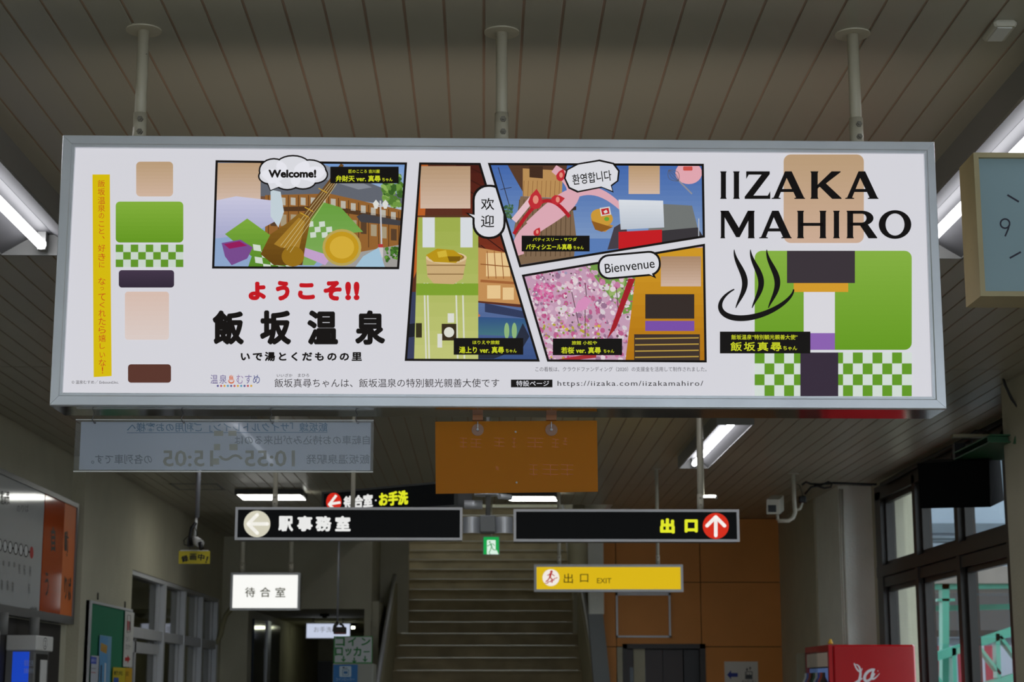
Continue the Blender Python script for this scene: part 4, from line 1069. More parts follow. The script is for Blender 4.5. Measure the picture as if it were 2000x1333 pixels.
# angled black sign (runs away to the left)
Ya, Yb = YD + .15, YD + 1.25
def qd(px, pyt, pyb, Y):
    a = onY(px, pyt, Y); b = onY(px, pyb, Y); return a, b
nt_, nb_ = qd(896, 938, 990, Ya); 
hgt = nt_.z - nb_.z
ft = onY(630, 962, Yb); fb = Vector((ft.x, ft.y, ft.z - hgt))
t = empty('angled_sign', (nt_ + fb) / 2, 'angled black sign with small red arrow disc and white and yellow lettering', 'sign')
dirv = (ft - nt_); dirv.z = 0; L = dirv.length; dirv.normalize(); nrm = Vector((dirv.y, -dirv.x, 0))
if nrm.y > 0: nrm = -nrm
def lerp(u, v, lift): # u along from far-left (0) to near-right (1), v down
    top = ft + (nt_ - ft) * u; bot = fb + (nb_ - fb) * u
    return top + (bot - top) * v + nrm * lift
bk = -nrm * .1
fr = .075
MB().prism([lerp(0, 0, 0), lerp(1, 0, 0), lerp(1, 1, 0), lerp(0, 1, 0)], bk).build('housing', M['alu_dark'], t)
for qd_ in (((0, 0), (1, 0), (1, fr), (0, fr)), ((0, 1 - fr), (1, 1 - fr), (1, 1), (0, 1)), ((0, fr), (.016, fr), (.016, 1 - fr), (0, 1 - fr)), ((.975, fr), (1, fr), (1, 1 - fr), (.975, 1 - fr))):
    MB().prism([lerp(u, v, .001) for u, v in qd_], nrm * .006).build('frame_rail', M['alu_dark'], t)
f = MB().prism([lerp(u, v, .0005) for u, v in ((.016, fr), (.975, fr), (.975, 1 - fr), (.016, 1 - fr))], nrm * .003); f.c = [(5, 6, 7)] * 6
fo = f.build('face_panel', M['lit_soft'], t)
x0p, x1p = 630, 896
def angs(px, py, l):      # plane of the angled sign, hit by the pixel's ray
    r = Vector(ray(px, py)); n = nrm; p0 = ft + nrm * (.0036 + l)
    o = Vector((0, 0, EYE)); k = (p0 - o).dot(n) / r.dot(n)
    return o + r * k
p = Print(angs, fo, M['lit_soft'], step=1e-4)
p.poly(ell(652, 981, 15, 18, 32), (206, 40, 26)); p.line([(665, 982), (645, 985)], 5, (240, 236, 230)); p.line([(657, 968), (643, 986), (657, 1000)], 5, (240, 236, 230)); p.done('arrow_disc', 'red disc with white arrow')
p.text('待合室', 672, 969, 727, 992, (226, 226, 224), fat=1.2, quad=((672, 971), (727, 966), (727, 990), (672, 994))); p.poly(ell(734, 978, 1.6, 1.6, 8), (226, 226, 224)); p.done('lettering', 'white lettering')
p.text('お手洗', 741, 960, 796, 988, (222, 226, 40), fat=1.2, quad=((741, 964), (796, 959), (796, 985), (741, 989))); p.done('lettering', 'yellow lettering')

# yellow exit sign
YE = 14.8
t, fo, p = sign_box('exit_sign', 1043, 1103, 1335, 1157, YE, .16, 'yellow backlit exit sign with red pictogram of a person on stairs', 5, facecol=(214, 178, 22))
p.poly(ell(1076, 1129, 16.5, 16.5, 32), (238, 230, 222)); RD = (170, 40, 36)
p.poly(ell(1077, 1117.5, 2.6, 2.8, 10), RD); p.line([(1076, 1120), (1074, 1128)], 4, RD); p.line([(1074, 1128), (1079, 1133), (1078, 1139)], 2.2, RD); p.line([(1074, 1128), (1070, 1134), (1066, 1137)], 2.2, RD); p.line([(1077, 1121), (1083, 1126)], 1.6, RD); p.line([(1075, 1121), (1069, 1125)], 1.6, RD)
p.line([(1064, 1140), (1070, 1140), (1070, 1137), (1076, 1137), (1076, 1134), (1082, 1134), (1082, 1131), (1089, 1129)], 1.4, RD); p.done('pictogram_disc', 'white disc with red stair pictogram')
p.text('出', 1101, 1121, 1119, 1140, (70, 56, 14), bold=.006); p.text('口', 1133, 1122, 1149, 1138, (70, 56, 14), bold=.006); p.text('EXIT', 1166, 1130, 1194, 1140, (70, 56, 14), bold=.004); p.done('lettering', 'dark lettering')
hang_pole(t, 1092, 1104, YE + .08, .014, sleeve=1085); hang_pole(t, 1285, 1104, YE + .08, .014, sleeve=1085)
# white waiting room box
YWt = 18.9
t, fo, p = sign_box('waiting_room_sign', 451, 1119, 585, 1193, YWt, .18, 'small white glowing waiting room sign box hanging on two poles', 4.5, facecol=(250, 250, 246))
for ch, x0, x1 in (('待', 479, 498), ('合', 508, 528), ('室', 538, 557)): p.text(ch, x0, 1148, x1, 1167, (52, 50, 26), fat=.25)
p.done('lettering', 'thin dark lettering')
hang_pole(t, 473, 1119, YWt + .09, .024, sleeve=1100); hang_pole(t, 568, 1119, YWt + .09, .024, sleeve=1100)
# toilet sign in the corridor
t, fo, p = sign_box('toilet_sign', 597, 1217, 685, 1249, 24.5, .15, 'white glowing toilet sign with grey lettering hanging in the corridor', 2, facecol=(196, 204, 224))
p.text('お手洗', 613, 1225, 648, 1236, (110, 112, 120)); p.done('lettering', 'grey lettering')
for px in (612, 670):
    a = onY(px, 1218, 24.58); MB().tube([(a.x, 24.58, a.z), (a.x, 24.58, zc)], .012, 8).build('pole', M['pole_bg'], t)
# green running-man exit sign
YG = 17.6
t, fo, p = sign_box('emergency_exit_sign', 943, 1048, 976, 1085, YG, .05, 'small green running figure emergency exit sign hanging in front of the stairs', 1.5, framecol='grey', facecol=(24, 158, 74))
WG = (214, 236, 222)
p.poly(rrect(951, 1055.5, 968, 1084, 1.5), WG); DG = (24, 140, 70)
p.poly(ell(956.5, 1059.5, 1.7, 1.8, 10), DG); p.line([(958, 1062), (960.5, 1069)], 2.6, DG); p.line([(958, 1063), (953.5, 1067), (951, 1066.5)], 1.2, DG); p.line([(959, 1063), (963, 1063), (966, 1067)], 1.2, DG); p.line([(960.5, 1069), (963, 1074), (968, 1075.5)], 1.5, DG); p.line([(960, 1069), (957, 1077), (955, 1080)], 1.5, DG); p.line([(955, 1080), (958, 1084)], 1.3, DG); p.poly([(964, 1077), (970, 1075), (974, 1084), (960, 1084)], WG)
p.done('running_pictogram', 'white field with green running figure')
a = onY(959.5, 1048, YG + .025); MB().tube([(a.x, YG + .025, a.z), (a.x, YG + .025, CEIL)], .009, 8).build('pole', M['pole_bg'], t)

# ================================================================ CCTV CAMERAS
# left mast with camera and yellow placard
YC = 12.8
a = onY(385, 1012, YC)
t = empty('ceiling_camera', (a.x, YC, onY(385, 1072, YC).z), 'security camera with black cables on a grey ceiling mast above a yellow placard', 'camera')
MB().tube([(a.x, YC, a.z), (a.x, YC, CEIL)], .016, 14).build('mast', M['mast'], t)
MB().tube([(a.x, YC, CEIL - .006), (a.x, YC, CEIL)], .05, 20).build('ceiling_flange', M['mast'], t)
MB().tube([onY(384, 1010, YC), onY(382, 1030, YC), onY(380, 1050, YC)], .009, 10).build('arm', M['white'], t)
hd = MB(); A = onY(381, 1047, YC); B = onY(393, 1066, YC - .06)
hd.tube([onY(380, 1055, YC + .03), onY(391, 1062, YC - .10)], .03, 14); hd.build('camera_body', M['white'], t)
MB().tube([onY(391, 1061, YC - .10), onY(394, 1073, YC - .12)], .017, 12).build('lens', M['black'], t)
MB().box(onY(366, 1052, YC), onY(379, 1069, YC + .05)).build('bracket', M['black'], t)
cb_ = MB()
cb_.tube([onY(383, 1022, YC - .02), onY(374, 1032, YC - .03), onY(371, 1048, YC - .03), onY(373, 1066, YC - .02)], .012, 8)
cb_.tube([onY(*q, YC - .01) for q in ((378, 1050), (366, 1049), (359, 1056), (360, 1065), (370, 1066))], .003, 6)
cb_.tube([onY(*q, YC - .02) for q in ((381, 1030), (386, 1045), (378, 1058))], .003, 6)
cb_.build('cables', M['cable'], t)
t = empty('recording_placard', onY(380, 1102, YC), 'yellow placard with black recording notice hanging under the left security camera', 'sign')
a = onY(349.5, 1077, YC); b = onY(409.5, 1102, YC)
m_y = mat('yellow_placard', (226, 206, 40), .5, var=.03)
pb_ = MB().box((a.x, YC, b.z), (b.x, YC + .004, a.z)).build('placard_board', m_y, t)
p = Print(planeY(YC), t, M['ink'], step=1e-4)
for ch, x, y, r in (('録', 361, 1092, -14), ('画', 377, 1088.5, 0), ('中', 393, 1089, 8), ('！', 404, 1094, 16)):
    w = 6 if ch != '！' else 1.3
    p.text(ch, x - w, y - 6, x + w, y + 6, (16, 16, 14), fat=.5, rot=r)
p.done('lettering')
MB().box((a.x + .01, YC - .001, a.z), (b.x - .01, YC + .004, a.z + .008)).build('clear_strip', M['white'], t)
MB().tube([onY(372, 1066, YC + .01), onY(370, 1077, YC + .002)], .002, 6).tube([onY(390, 1066, YC + .01), onY(390, 1077, YC + .002)], .002, 6).build('hanger', M['cable'], t)
# middle mast with camera in front of the corridor
YM = 18.0
a = onY(659, 1222, YM)
t = empty('corridor_camera', (a.x, YM, a.z - .06), 'small dark security camera at the end of a thin mast above the coin locker board', 'camera')
MB().tube([(a.x, YM, a.z), (a.x, YM, CEIL)], .011, 10).build('mast', M['mast'], t)
MB().bevbox(onY(653, 1226, YM + .02), onY(675, 1239, YM - .10), .008).build('camera_body', M['dark'], t)
MB().box(onY(654, 1236.6, YM - .102), onY(675, 1238.6, YM - .1)).build('red_stripe', mat('dull_red', (110, 30, 30), .5), t)
MB().tube([onY(*q, YM - .02) for q in ((660, 1216), (654, 1224), (652, 1232), (660, 1236))], .018, 8).tube([onY(*q, YM - .02) for q in ((663, 1219), (669, 1222), (672, 1228))], .012, 8).build('cables', M['cable'], t)
# right camera on its curved bracket
YR = 15.2
t = empty('wall_camera', onY(1530, 1022, YR), 'cream box security camera on a curved ceiling bracket beside the white pillar', 'camera')
pp_ = [onY(1549.5, 938, YR), onY(1551, 975, YR), onY(1553, 1002, YR), onY(1549, 1012, YR), onY(1540, 1018, YR), onY(1519, 1018, YR)]
pp_[0].z = CEIL
MB().tube(pp_, .017, 14).build('bracket', M['pole_bg'], t)
MB().tube([(pp_[0].x, YR, CEIL - .006), (pp_[0].x, YR, CEIL)], .05, 20).build('ceiling_flange', M['pole_bg'], t)
A0, A1 = onY(1496, 976, YR - .12), onY(1523, 1005, YR - .12)
bx = MB()
fA = [Vector((A0.x, YR - .12, A1.z)), Vector((A1.x, YR - .12, A1.z)), onY(1531, 998, YR + .18), onY(1508, 998, YR + .18), Vector((A0.x + .005, YR - .12, A0.z)), Vector((A1.x, YR - .12, A0.z)), onY(1531, 968, YR + .18), onY(1508, 968, YR + .18)]
bx.hexa(fA); bx.build('camera_body', M['pole_bg'], t)
MB().box(onY(1500, 987, YR - .125), onY(1516, 1001, YR - .118)).build('lens_window', M['black'], t)
MB().tube([onY(1519, 1017, YR), onY(1518, 1004, YR)], .012, 10).build('pivot', M['pole_bg'], t)
t = empty('cable_loop', onY(1565, 1000, YR), 'black cable loop with connector hanging beside the right security camera', 'cable')
L = [(1626, 945), (1600, 944), (1582, 950), (1570, 943), (1562, 955)]
MB().tube([onY(*q, YR + .1) for q in ((1712, 947), (1628, 944), (1600, 947), (1584, 946), (1574, 942), (1566, 948))], .010, 8).build('cable', M['cable'], t)
MB().tube([onY(*q, YR + .08) for q in ((1572, 966), (1584, 952), (1602, 949), (1618, 942), (1625, 944), (1623, 952), (1610, 954), (1590, 948))], .009, 8).build('cable', M['cable'], t)
MB().tube([onY(*q, YR + .05) for q in ((1556, 946), (1562, 950), (1566, 962), (1569, 972))], .004, 6).build('cable', M['cable'], t)
MB().bevbox(onY(1561, 969, YR + .02), onY(1573, 984, YR + .08), .008).build('connector', M['black'], t)
MB().tube([onY(*q, YR + .04) for q in ((1567, 982), (1563, 994), (1554, 998))], .012, 8).build('cable_sleeve', M['pole_bg'], t)
# small rod lamp
t = empty('rod_lamp', onY(1387, 969, YD + 1.5), 'tiny bright rod lamp projecting right of the exit sign pole', 'lamp')
MB().tube([onY(1374, 970, YD + 1.5), onY(1398, 970, YD + 1.5)], .008, 10).build('rod', M['tube_soft'], t)
a = onY(1398, 969, YD + 1.5); MB().tube([a, a + Vector((.004, 0, -.02))], .008, 8).build('end_cap', M['white'], t)
MB().tube([onY(1374, 970, YD + 1.5), Vector((onY(1374, 970, YD + 1.5).x, YD + 1.5, CEIL))], .006, 8).build('stem', M['pole_bg'], t)

# ================================================================ CLOCK
YK = 4.9
t = empty('station_clock', onY(2086, 605, YK), 'large rectangular olive framed station clock with pale blue dial, cut by the right edge', 'clock')
a = onY(1901, 298, YK); b = onY(2271, 580, YK); fw_ = .0145
x0, x1, z0, z1 = a.x, b.x, b.z, a.z
MB().box((x0, YK + .02, z0), (x0 + .012, YK + .155, z1)).box((x1 - .012, YK + .02, z0), (x1, YK + .155, z1)).box((x0 + .012, YK + .02, z0), (x1 - .012, YK + .155, z0 + .012)).box((x0 + .012, YK + .02, z1 - .012), (x1 - .012, YK + .155, z1)).box((x0 + .012, YK + .13, z0 + .012), (x1 - .012, YK + .15, z1 - .012)).build('case', M['clock'], t)
o = [Vector((x0, YK, z1)), Vector((x1, YK, z1)), Vector((x1, YK, z0)), Vector((x0, YK, z0))]
i = [Vector((x0 + fw_, YK, z1 - fw_)), Vector((x1 - fw_, YK, z1 - fw_)), Vector((x1 - fw_, YK, z0 + fw_)), Vector((x0 + fw_, YK, z0 + fw_))]
for k in range(4):
    MB().prism([o[k], o[(k + 1) % 4], i[(k + 1) % 4], i[k]], (0, .02, 0)).build('frame_rail', M['clock'], t)
dl = MB().box((x0 + fw_ * .8, YK + .012, z0 + fw_ * .8), (x1 - fw_ * .8, YK + .02, z1 - fw_ * .8)).build('dial', M['clockface'], t)
p = Print(planeY(YK + .012), dl, M['ink'], step=5e-5)
p.line([(1967.5, 381), (1990, 394.5)], 3.6, (34, 36, 56)); p.line([(1972, 504.5), (1994, 492.5)], 3.6, (34, 36, 56))
for k in range(12):
    th = math.radians(30 * k); 
    if k in (0, 3, 6, 8, 9, 10): continue
    cx, cy, R = 2086, 446, 124
    s_, c_ = math.sin(th), -math.cos(th)
    p.line([(cx + (R - 13) * s_, cy + (R - 13) * c_), (cx + (R + 13) * s_, cy + (R + 13) * c_)], 3.6, (34, 36, 56))
p.done('hour_mark', 'dark hour strokes')
def ring9(t):
    th = 2 * math.pi * t; return (1963 + 9 * math.cos(th), 437 + 9 * math.sin(th), 3.2)
p.stroke(ring9, (34, 36, 56), 24); p.line([(1971, 440), (1969, 448), (1963, 462)], 3.2, (34, 36, 56))
p.text('12', 2072, 312, 2100, 338, (34, 36, 56)); p.text('3', 2204, 434, 2216, 460, (34, 36, 56)); p.text('6', 2080, 556, 2092, 582, (34, 36, 56)); p.done('numeral')
MB().box(onY(2083, 452, YK + .004), onY(2089, 360, YK + .006)).build('hand', M['black'], t); MB().box(onY(2080, 449, YK + .004), onY(2150, 443, YK + .006)).build('hand', M['black'], t)
zc_ = (z0 + z1) / 2
hx = (x0 + x1) / 2
MB().tube([(hx, YK + .1, z1 - .01), (hx, YK + .1, CEIL)], .02, 14).build('hanger', M['clock'], t)

# ================================================================ SPEAKER ON GREEN BRACKET
YSp = 11.3
t = empty('hanging_loudspeaker', onY(1870, 995, YSp), 'black box shaped loudspeaker hanging in front of the right windows', 'loudspeaker')
bx = MB()
fr4 = [onY(1800, 994, YSp), onY(1935, 991, YSp), None, None, onY(1793, 906, YSp), onY(1930, 898, YSp)]
v = [onY(1798, 994, YSp), onY(1934, 991, YSp), onY(1961, 978, YSp + .3), onY(1830, 981, YSp + .5), onY(1792, 906, YSp), onY(1932, 898, YSp), onY(1953, 893, YSp + .3), onY(1815, 898, YSp + .5)]
bx.hexa(v); bx.build('cabinet', M['matte_black'], t)
gr = MB().prism([onY(1801, 991, YSp - .006), onY(1931, 988, YSp - .006), onY(1929, 902, YSp - .006), onY(1795, 909, YSp - .006)], (0, .006, 0)); gr.build('grille', M['matte_black'], t)
MB().box(onY(1864, 866, YSp + .2), onY(1882, 898, YSp + .26)).build('hanger', M['black'], t)
MB().tube([onY(*q, YSp + .22) for q in ((1895, 893), (1898, 868), (1893, 850), (1905, 842), (1925, 843), (1935, 850))], .008, 8).build('cable', M['cable'], t)
t = empty('green_bracket', onY(1985, 870, YSp), 'dark green steel bracket fixed to the right pillar carrying the loudspeaker', 'bracket')
# channel arm
A = onY(1858, 850, YSp + .2); B = onY(1932, 856, YSp + .2)
MB().box((A.x, YSp + .16, B.z), (B.x, YSp + .22, A.z)).build('light_rail', M['parapet'], t)
A = onY(1929, 851, 10.6); B = onY(2040, 867, 10.6)
MB().box((A.x, 10.55, B.z), (B.x, 11.4, B.z + .008)).box((A.x, 10.55, A.z - .008), (B.x, 11.4, A.z)).box((A.x, 10.6, B.z), (B.x, 10.61, A.z)).build('channel_arm', M['green_steel'], t)
MB().prism([onY(1980, 867, 10.45), onY(2060, 867, 10.45), onY(2060, 780, 10.45), onY(1998, 792, 10.45)], (0, .02, 0)).build('gusset_plate', M['green_steel'], t)
MB().prism([onY(1967, 850, 10.62), onY(1990, 850, 10.62), onY(1996, 795, 10.62), onY(1982, 797, 10.62)], (0, .03, 0)).build('strut', M['green_steel'], t)
MB().tube([onY(*q, 10.4) for q in ((1955, 724), (1962, 752), (1975, 780), (1992, 802), (2005, 812))], .006, 8).tube([onY(*q, 10.42) for q in ((1955, 724), (1966, 756), (1980, 784), (1996, 800))], .005, 8).build('cable', M['cable'], t)

# ================================================================ STAIRS
R_, T_ = .16, .343
Y0s, n0 = 22.0, 9.4
stairs = empty('staircase', (0.05, 18.8, 0), kind='structure')
sx0, sx1 = -1.12, 1.22
nst = 27
for k in range(nst):
    # k-th step top height above floor
    z = R_ * (k + 1) - .04; y = Y0s + (z - EYE) / R_ * T_
    x0_, x1_ = sx0 + .001, sx1 - .001
    st = MB().box((x0_, y, z - R_), (x1_, y + T_ + .02, z - .02)).build('step', M['riser'], stairs)
    MB().box((x0_, y - .022, z - .022), (x1_, y + T_, z)).build('tread', M['stair'], st)
    MB().box((x0_ + .05, y - .03, z - .006), (x1_ - .05, y + .012, z + .004)).build('nosing', M['nosing'], st)
# parapets and handrails
def line_z(y): return EYE + .07 + (y - 20.0) * .392
def parapet(x0, x1, top_off, name):
    m = MB(); ya, yb = 18.9, 24.2 if False else YT
    m.hexa([(x0, ya, 0), (x1, ya, 0), (x1, yb, 0), (x0, yb, 0), (x0, ya, line_z(ya) - top_off), (x1, ya, line_z(ya) - top_off), (x1, yb, line_z(yb) - top_off), (x0, yb, line_z(yb) - top_off)])
    return m.build(name, M['parapet'], stairs, 'beige side wall of the stairs')
parapet(-1.20, -1.12, .10, 'parapet'); parapet(1.22, 1.31, .10, 'parapet')
for x in (-1.16, 1.26):
    pr_ = MB().tube([(x, 18.7, line_z(18.7)), (x, 24.4 if x < 0 else 23.4, line_z(24.4 if x < 0 else 23.4))], .028, 12).build('handrail', M['alu_light'], stairs, 'metal handrail')
    for y in (19.4, 20.6, 21.8, 23.0):
        MB().tube([(x, y, line_z(y) - .10), (x, y, line_z(y))], .012, 8).build('rail_post', M['alu_dark'], pr_)
a = onY(1096, 985, 26.3); b = onY(1112, 1099, 23.8)
MB().prism([Vector((a.x, 26.3, a.z)), Vector((b.x, 23.7, b.z)), Vector((b.x, 23.7, b.z - .12)), Vector((a.x, 26.3, a.z - .12))], (.035, 0, 0)).build('handrail', M['alu_light'], stairs, 'upper metal handrail')
# round column by the stairs and grey pier
cc = onY(1131, 1000, 18.1)
t = MB().tube([(cc.x, 18.4, onY(1131, 1128, 18.4).z), (cc.x, 18.4, 3.12), (cc.x, 18.4, 3.2), (cc.x, 18.4, CEIL)], .1, 24, radii=[.095, .11, .125, .17]).build('trim_duct', M['parapet'], kind='structure')
a = onY(1149, 1065, 19.25); b = onY(1178, 1200, 19.25)
MB().box((a.x, 19.1, onY(1150, 1200, 19.1).z), (b.x, 19.32, CEIL)).build('pier_grey', M['wall_white'], kind='structure')
MB().prism([onY(1149, 1200, 19.1), onY(1178, 1200, 19.1), onY(1192, 1333, 19.1), Vector((onY(1192, 1333, 19.1).x, 19.1, 0)), Vector((onY(1160, 1333, 19.1).x, 19.1, 0)), onY(1160, 1333, 19.1)], (0, .2, 0)).build('pier_base', M['grey'], kind='structure')

# ================================================================ THINGS AT THE ORANGE WALL
a = onY(1203, 1158, YO - .04); b = onY(1311, 1246, YO - .04)
t = MB()
for q in ((a.x, a.z - .03, b.x, a.z), (a.x, b.z, b.x, b.z + .02), (a.x, b.z, a.x + .02, a.z), (b.x - .02, b.z, b.x, a.z)): t.box((q[0], YO - .03, q[1]), (q[2], YO, q[3]))
t.build('empty_frame', M['alu_light'], None, 'thin empty silver frame mounted on the orange wall', 'frame')
a = onY(1415, 1293, YO - .02); b = onY(1482, 1360, YO - .02)
t = empty('lift_notice', ((a.x + b.x) / 2, YO - .01, b.z), 'white notice with blue left arrow and lift pictogram on the orange wall', 'sign')
MB().box((a.x, YO - .012, b.z), (b.x, YO, a.z)).build('notice_board', M['white'], t)
p = Print(planeY(YO - .012), t, M['ink'], step=2e-4)
p.poly([(1420, 1319), (1428, 1310), (1428, 1315.5), (1441, 1315.5), (1441, 1323), (1428, 1323), (1428, 1328)], (40, 60, 160)); p.done('arrow_mark', 'blue arrow')
for q in ([(1456, 1313), (1469, 1313), (1469, 1327), (1456, 1327), (1456, 1313)], [(1458, 1316), (1461, 1322)], [(1464, 1316), (1464, 1323)], [(1459, 1310), (1459, 1305)], [(1465, 1304), (1465, 1310)], [(1457, 1308), (1459, 1310.5), (1461, 1308)], [(1463, 1306.5), (1465, 1304), (1467, 1306.5)]): p.line(q, 1.4, (50, 54, 60))
p.poly(rect(1457, 1319, 1468, 1326), (70, 76, 84)); p.text('エレベーター', 1449, 1329, 1477, 1334, (40, 40, 46), bold=.02); p.done('pictogram', 'grey lift pictogram')

# ================================================================ RED VENDING MACHINE
YV = 13.6
a = onY(1627, 1260, YV); b = onY(1787, 1260, YV)
zt = a.z
t = empty('vending_machine', ((a.x + b.x) / 2, YV + .5, 0), 'red drinks vending machine with white script lettering beside the window', 'vending machine')
MB().bevbox((a.x, YV, .05), (b.x, YV + 1.0, zt), .012).build('cabinet', M['red'], t)
MB().box((a.x - .005, YV + .02, .9), (a.x + .0, YV + .98, zt - .05)).build('display_window', M['dark'], t)
MB().box((a.x - .035, YV + .0, .05), (a.x - .006, YV + .05, zt)).box((a.x - .035, YV + .95, .05), (a.x - .006, YV + 1.0, zt)).box((a.x - .035, YV + .05, zt - .05), (a.x - .006, YV + .95, zt)).build('door_frame', M['red'], t)
MB().box((a.x - .034, YV + .06, zt - .16), (a.x - .02, YV + .94, zt - .055)).build('header_strip', M.setdefault('hdr', mat('vending_header', (190, 176, 160), .4, emit=.08)), t)
m_sh = mat('display_glow', (110, 140, 200), .5, emit=.25)
MB().box((a.x - .014, YV + .06, zt - .62), (a.x - .010, YV + .94, zt - .17)).build('lit_backing', m_sh, t)
bc = [(60, 40, 30), (180, 60, 30), (60, 90, 190), (220, 220, 220), (40, 110, 60)]
mats_b = [mat('bottle_%d' % k, c, .3) for k, c in enumerate(bc)]
MB().box((a.x - .10, YV + .06, zt - .40), (a.x - .012, YV + .94, zt - .39)).build('shelf', M['white'], t)
for row in range(2):
    for k in range(9):
        y = YV + .12 + k * .095; zb_ = zt - .39 + .001 if row == 0 else zt - .62
        MB().tube([(a.x - .055, y, zb_), (a.x - .055, y, zb_ + .12), (a.x - .055, y, zb_ + .15), (a.x - .055, y, zb_ + .185)], .03, 10, radii=[.03, .03, .013, .012]).build('sample_bottle', mats_b[(k + row * 2) % 5], t)
MB().box((a.x - .10, YV + .055, zt - .63), (a.x - .012, YV + .945, zt - .62)).build('shelf', M['white'], t)
MB().box((a.x - .115, YV + .05, zt - .66), (a.x - .111, YV + .95, zt - .05)).build('window_pane', M['glass'], t)
p = Print(planeY(YV), t, M['ink'], step=2e-4)
WH = (236, 230, 232)
def bez(L):
    def f(t):
        q = [(x, y, w) for x, y, w in L]
        while len(q) > 1: q = [tuple(u + (v_ - u) * t for u, v_ in zip(q[i], q[i + 1])) for i in range(len(q) - 1)]
        return q[0]
    return f
# script "la" running up to the right
p.stroke(bez([(1668, 1300, 1), (1677, 1294, 3), (1690, 1310, 5), (1678, 1340, 6), (1664, 1352, 5)]), WH, 18)
p.stroke(bez([(1668, 1296, 2), (1674, 1313, 4), (1682, 1318, 3), (1684, 1306, 1)]), WH, 12)
p.stroke(bez([(1706, 1309, 5), (1686, 1309, 6), (1680, 1338, 6), (1696, 1340, 5), (1708, 1316, 4)]), WH, 20)
p.stroke(bez([(1708, 1307, 3), (1699, 1325, 6), (1700, 1334, 5), (1711, 1326, 2), (1718, 1316, 1)]), WH, 14)
p.stroke(bez([(1650, 1350, 3), (1666, 1336, 5), (1684, 1326, 3)]), WH, 10)
p.text('R', 1714, 1310, 1716, 1313, WH)
p.done('script_lettering', 'white script lettering')
t = MB().tube([onY(1622, 1259, YV + .2), onY(1622, 1256, YV + .2), onY(1622, 1252.5, YV + .2), onY(1622, 1249, YV + .2)], .016, 12, radii=[.018, .02, .012, .008])
t.build('yellow_ornament', mat('yellow_ornament', (220, 170, 30), .4), None, 'tiny yellow bottle shaped ornament on top of the red vending machine', 'ornament')

# ================================================================ LEFT WALL ITEMS
# map board
XB = XL + .06
m0 = onX(152, 985, XB); zb0 = onX(147, 1222, XB).z
yA = onX(0, 920, XB).y - 1.2; yMid = onX(86, 1000, XB).y; y2 = onX(126, 1000, XB).y
zt_ = m0.z
t = empty('route_map_board', (XL + .03, (yA + m0.y) / 2, zb0), 'long wall board with grey route map and glossy orange end section', 'sign board')
MB().box((XL, yA, zb0), (XB - .012, m0.y, zt_)).build('backing', M['alu_dark'], t)
for q in ((yA, m0.y, zt_ - .035, zt_), (yA, m0.y, zb0, zb0 + .06), (m0.y - .04, m0.y, zb0 + .06, zt_ - .035)):
    MB().box((XB - .012, q[0], q[2]), (XB + .012, q[1], q[3])).build('frame_rail', M['alu_dark'], t)
f = MB().box((XB - .011, yA, zb0 + .06), (XB, yMid, zt_ - .035)); f.c = [(190, 194, 194)] * 6; mp = f.build('map_panel', M['ink_gloss'], t, 'glossy grey map panel')
f = MB().box((XB - .011, yMid + .02, zb0 + .06), (XB + .001, y2, zt_ - .035)); f.c = [(190, 70, 16)] * 6; op1 = f.build('orange_panel', M['ink_gloss'], t, 'glossy orange panel')
f = MB().box((XB - .011, y2, zb0 + .06), (XB, m0.y - .04, zt_ - .035)); f.c = [(226, 112, 24)] * 6; f.build('orange_panel', M['ink'], t, 'lighter orange panel')
p = Print(planeX(XB), mp, M['ink'], step=1e-4)
p.line([(0, 1066), (62, 1080)], 4, (24, 24, 26))
for k, x in enumerate((0, 10, 20, 31, 41, 51)):
    y = 1065 + k * 2.4
    p.poly(ell(x, y, 4.2, 12.5, 20), (20, 20, 22)); p.poly(ell(x, y, 3.2, 10, 20), (196, 200, 200))
p.poly(ell(62, 1080, 3.6, 12, 20), (176, 30, 26))
for k, (x, y) in enumerate(((7, 1101), (18, 1103), (28, 1104), (38, 1112), (48, 1114), (59, 1116), (4, 1143), (15, 1144), (25, 1147), (57, 1150))):
    p.text('駅前' if k > 2 else '駅', x - 1.8, y - (10 if k > 2 else 5), x + 1.8, y + (10 if k > 2 else 5), (60, 62, 64))
p.text('運賃表', 1, 959, 19, 987, (40, 40, 42), bold=.02); p.text('のりば', 33, 986, 56, 1001, (70, 70, 72)); p.text('飯坂線', 59, 1186, 72, 1198, (50, 50, 52))
p.done('map_print', 'route line with circles and small lettering')
p = Print(planeX(XB + .001), op1, M['ink'], step=1e-4)
p.text('自', 100, 1030, 108, 1078, (34, 22, 16), bold=.03); p.text('う', 88, 1118, 95, 1165, (60, 30, 16), bold=.01); p.done('lettering', 'black lettering')
p.text('動', 126, 1038, 134, 1088, (34, 22, 16), bold=.03); p.text('り', 126, 1126, 131, 1172, (34, 22, 16), bold=.02); p.text('ば', 133, 1128, 139, 1174, (34, 22, 16), bold=.02); p.done('lettering', 'black lettering')
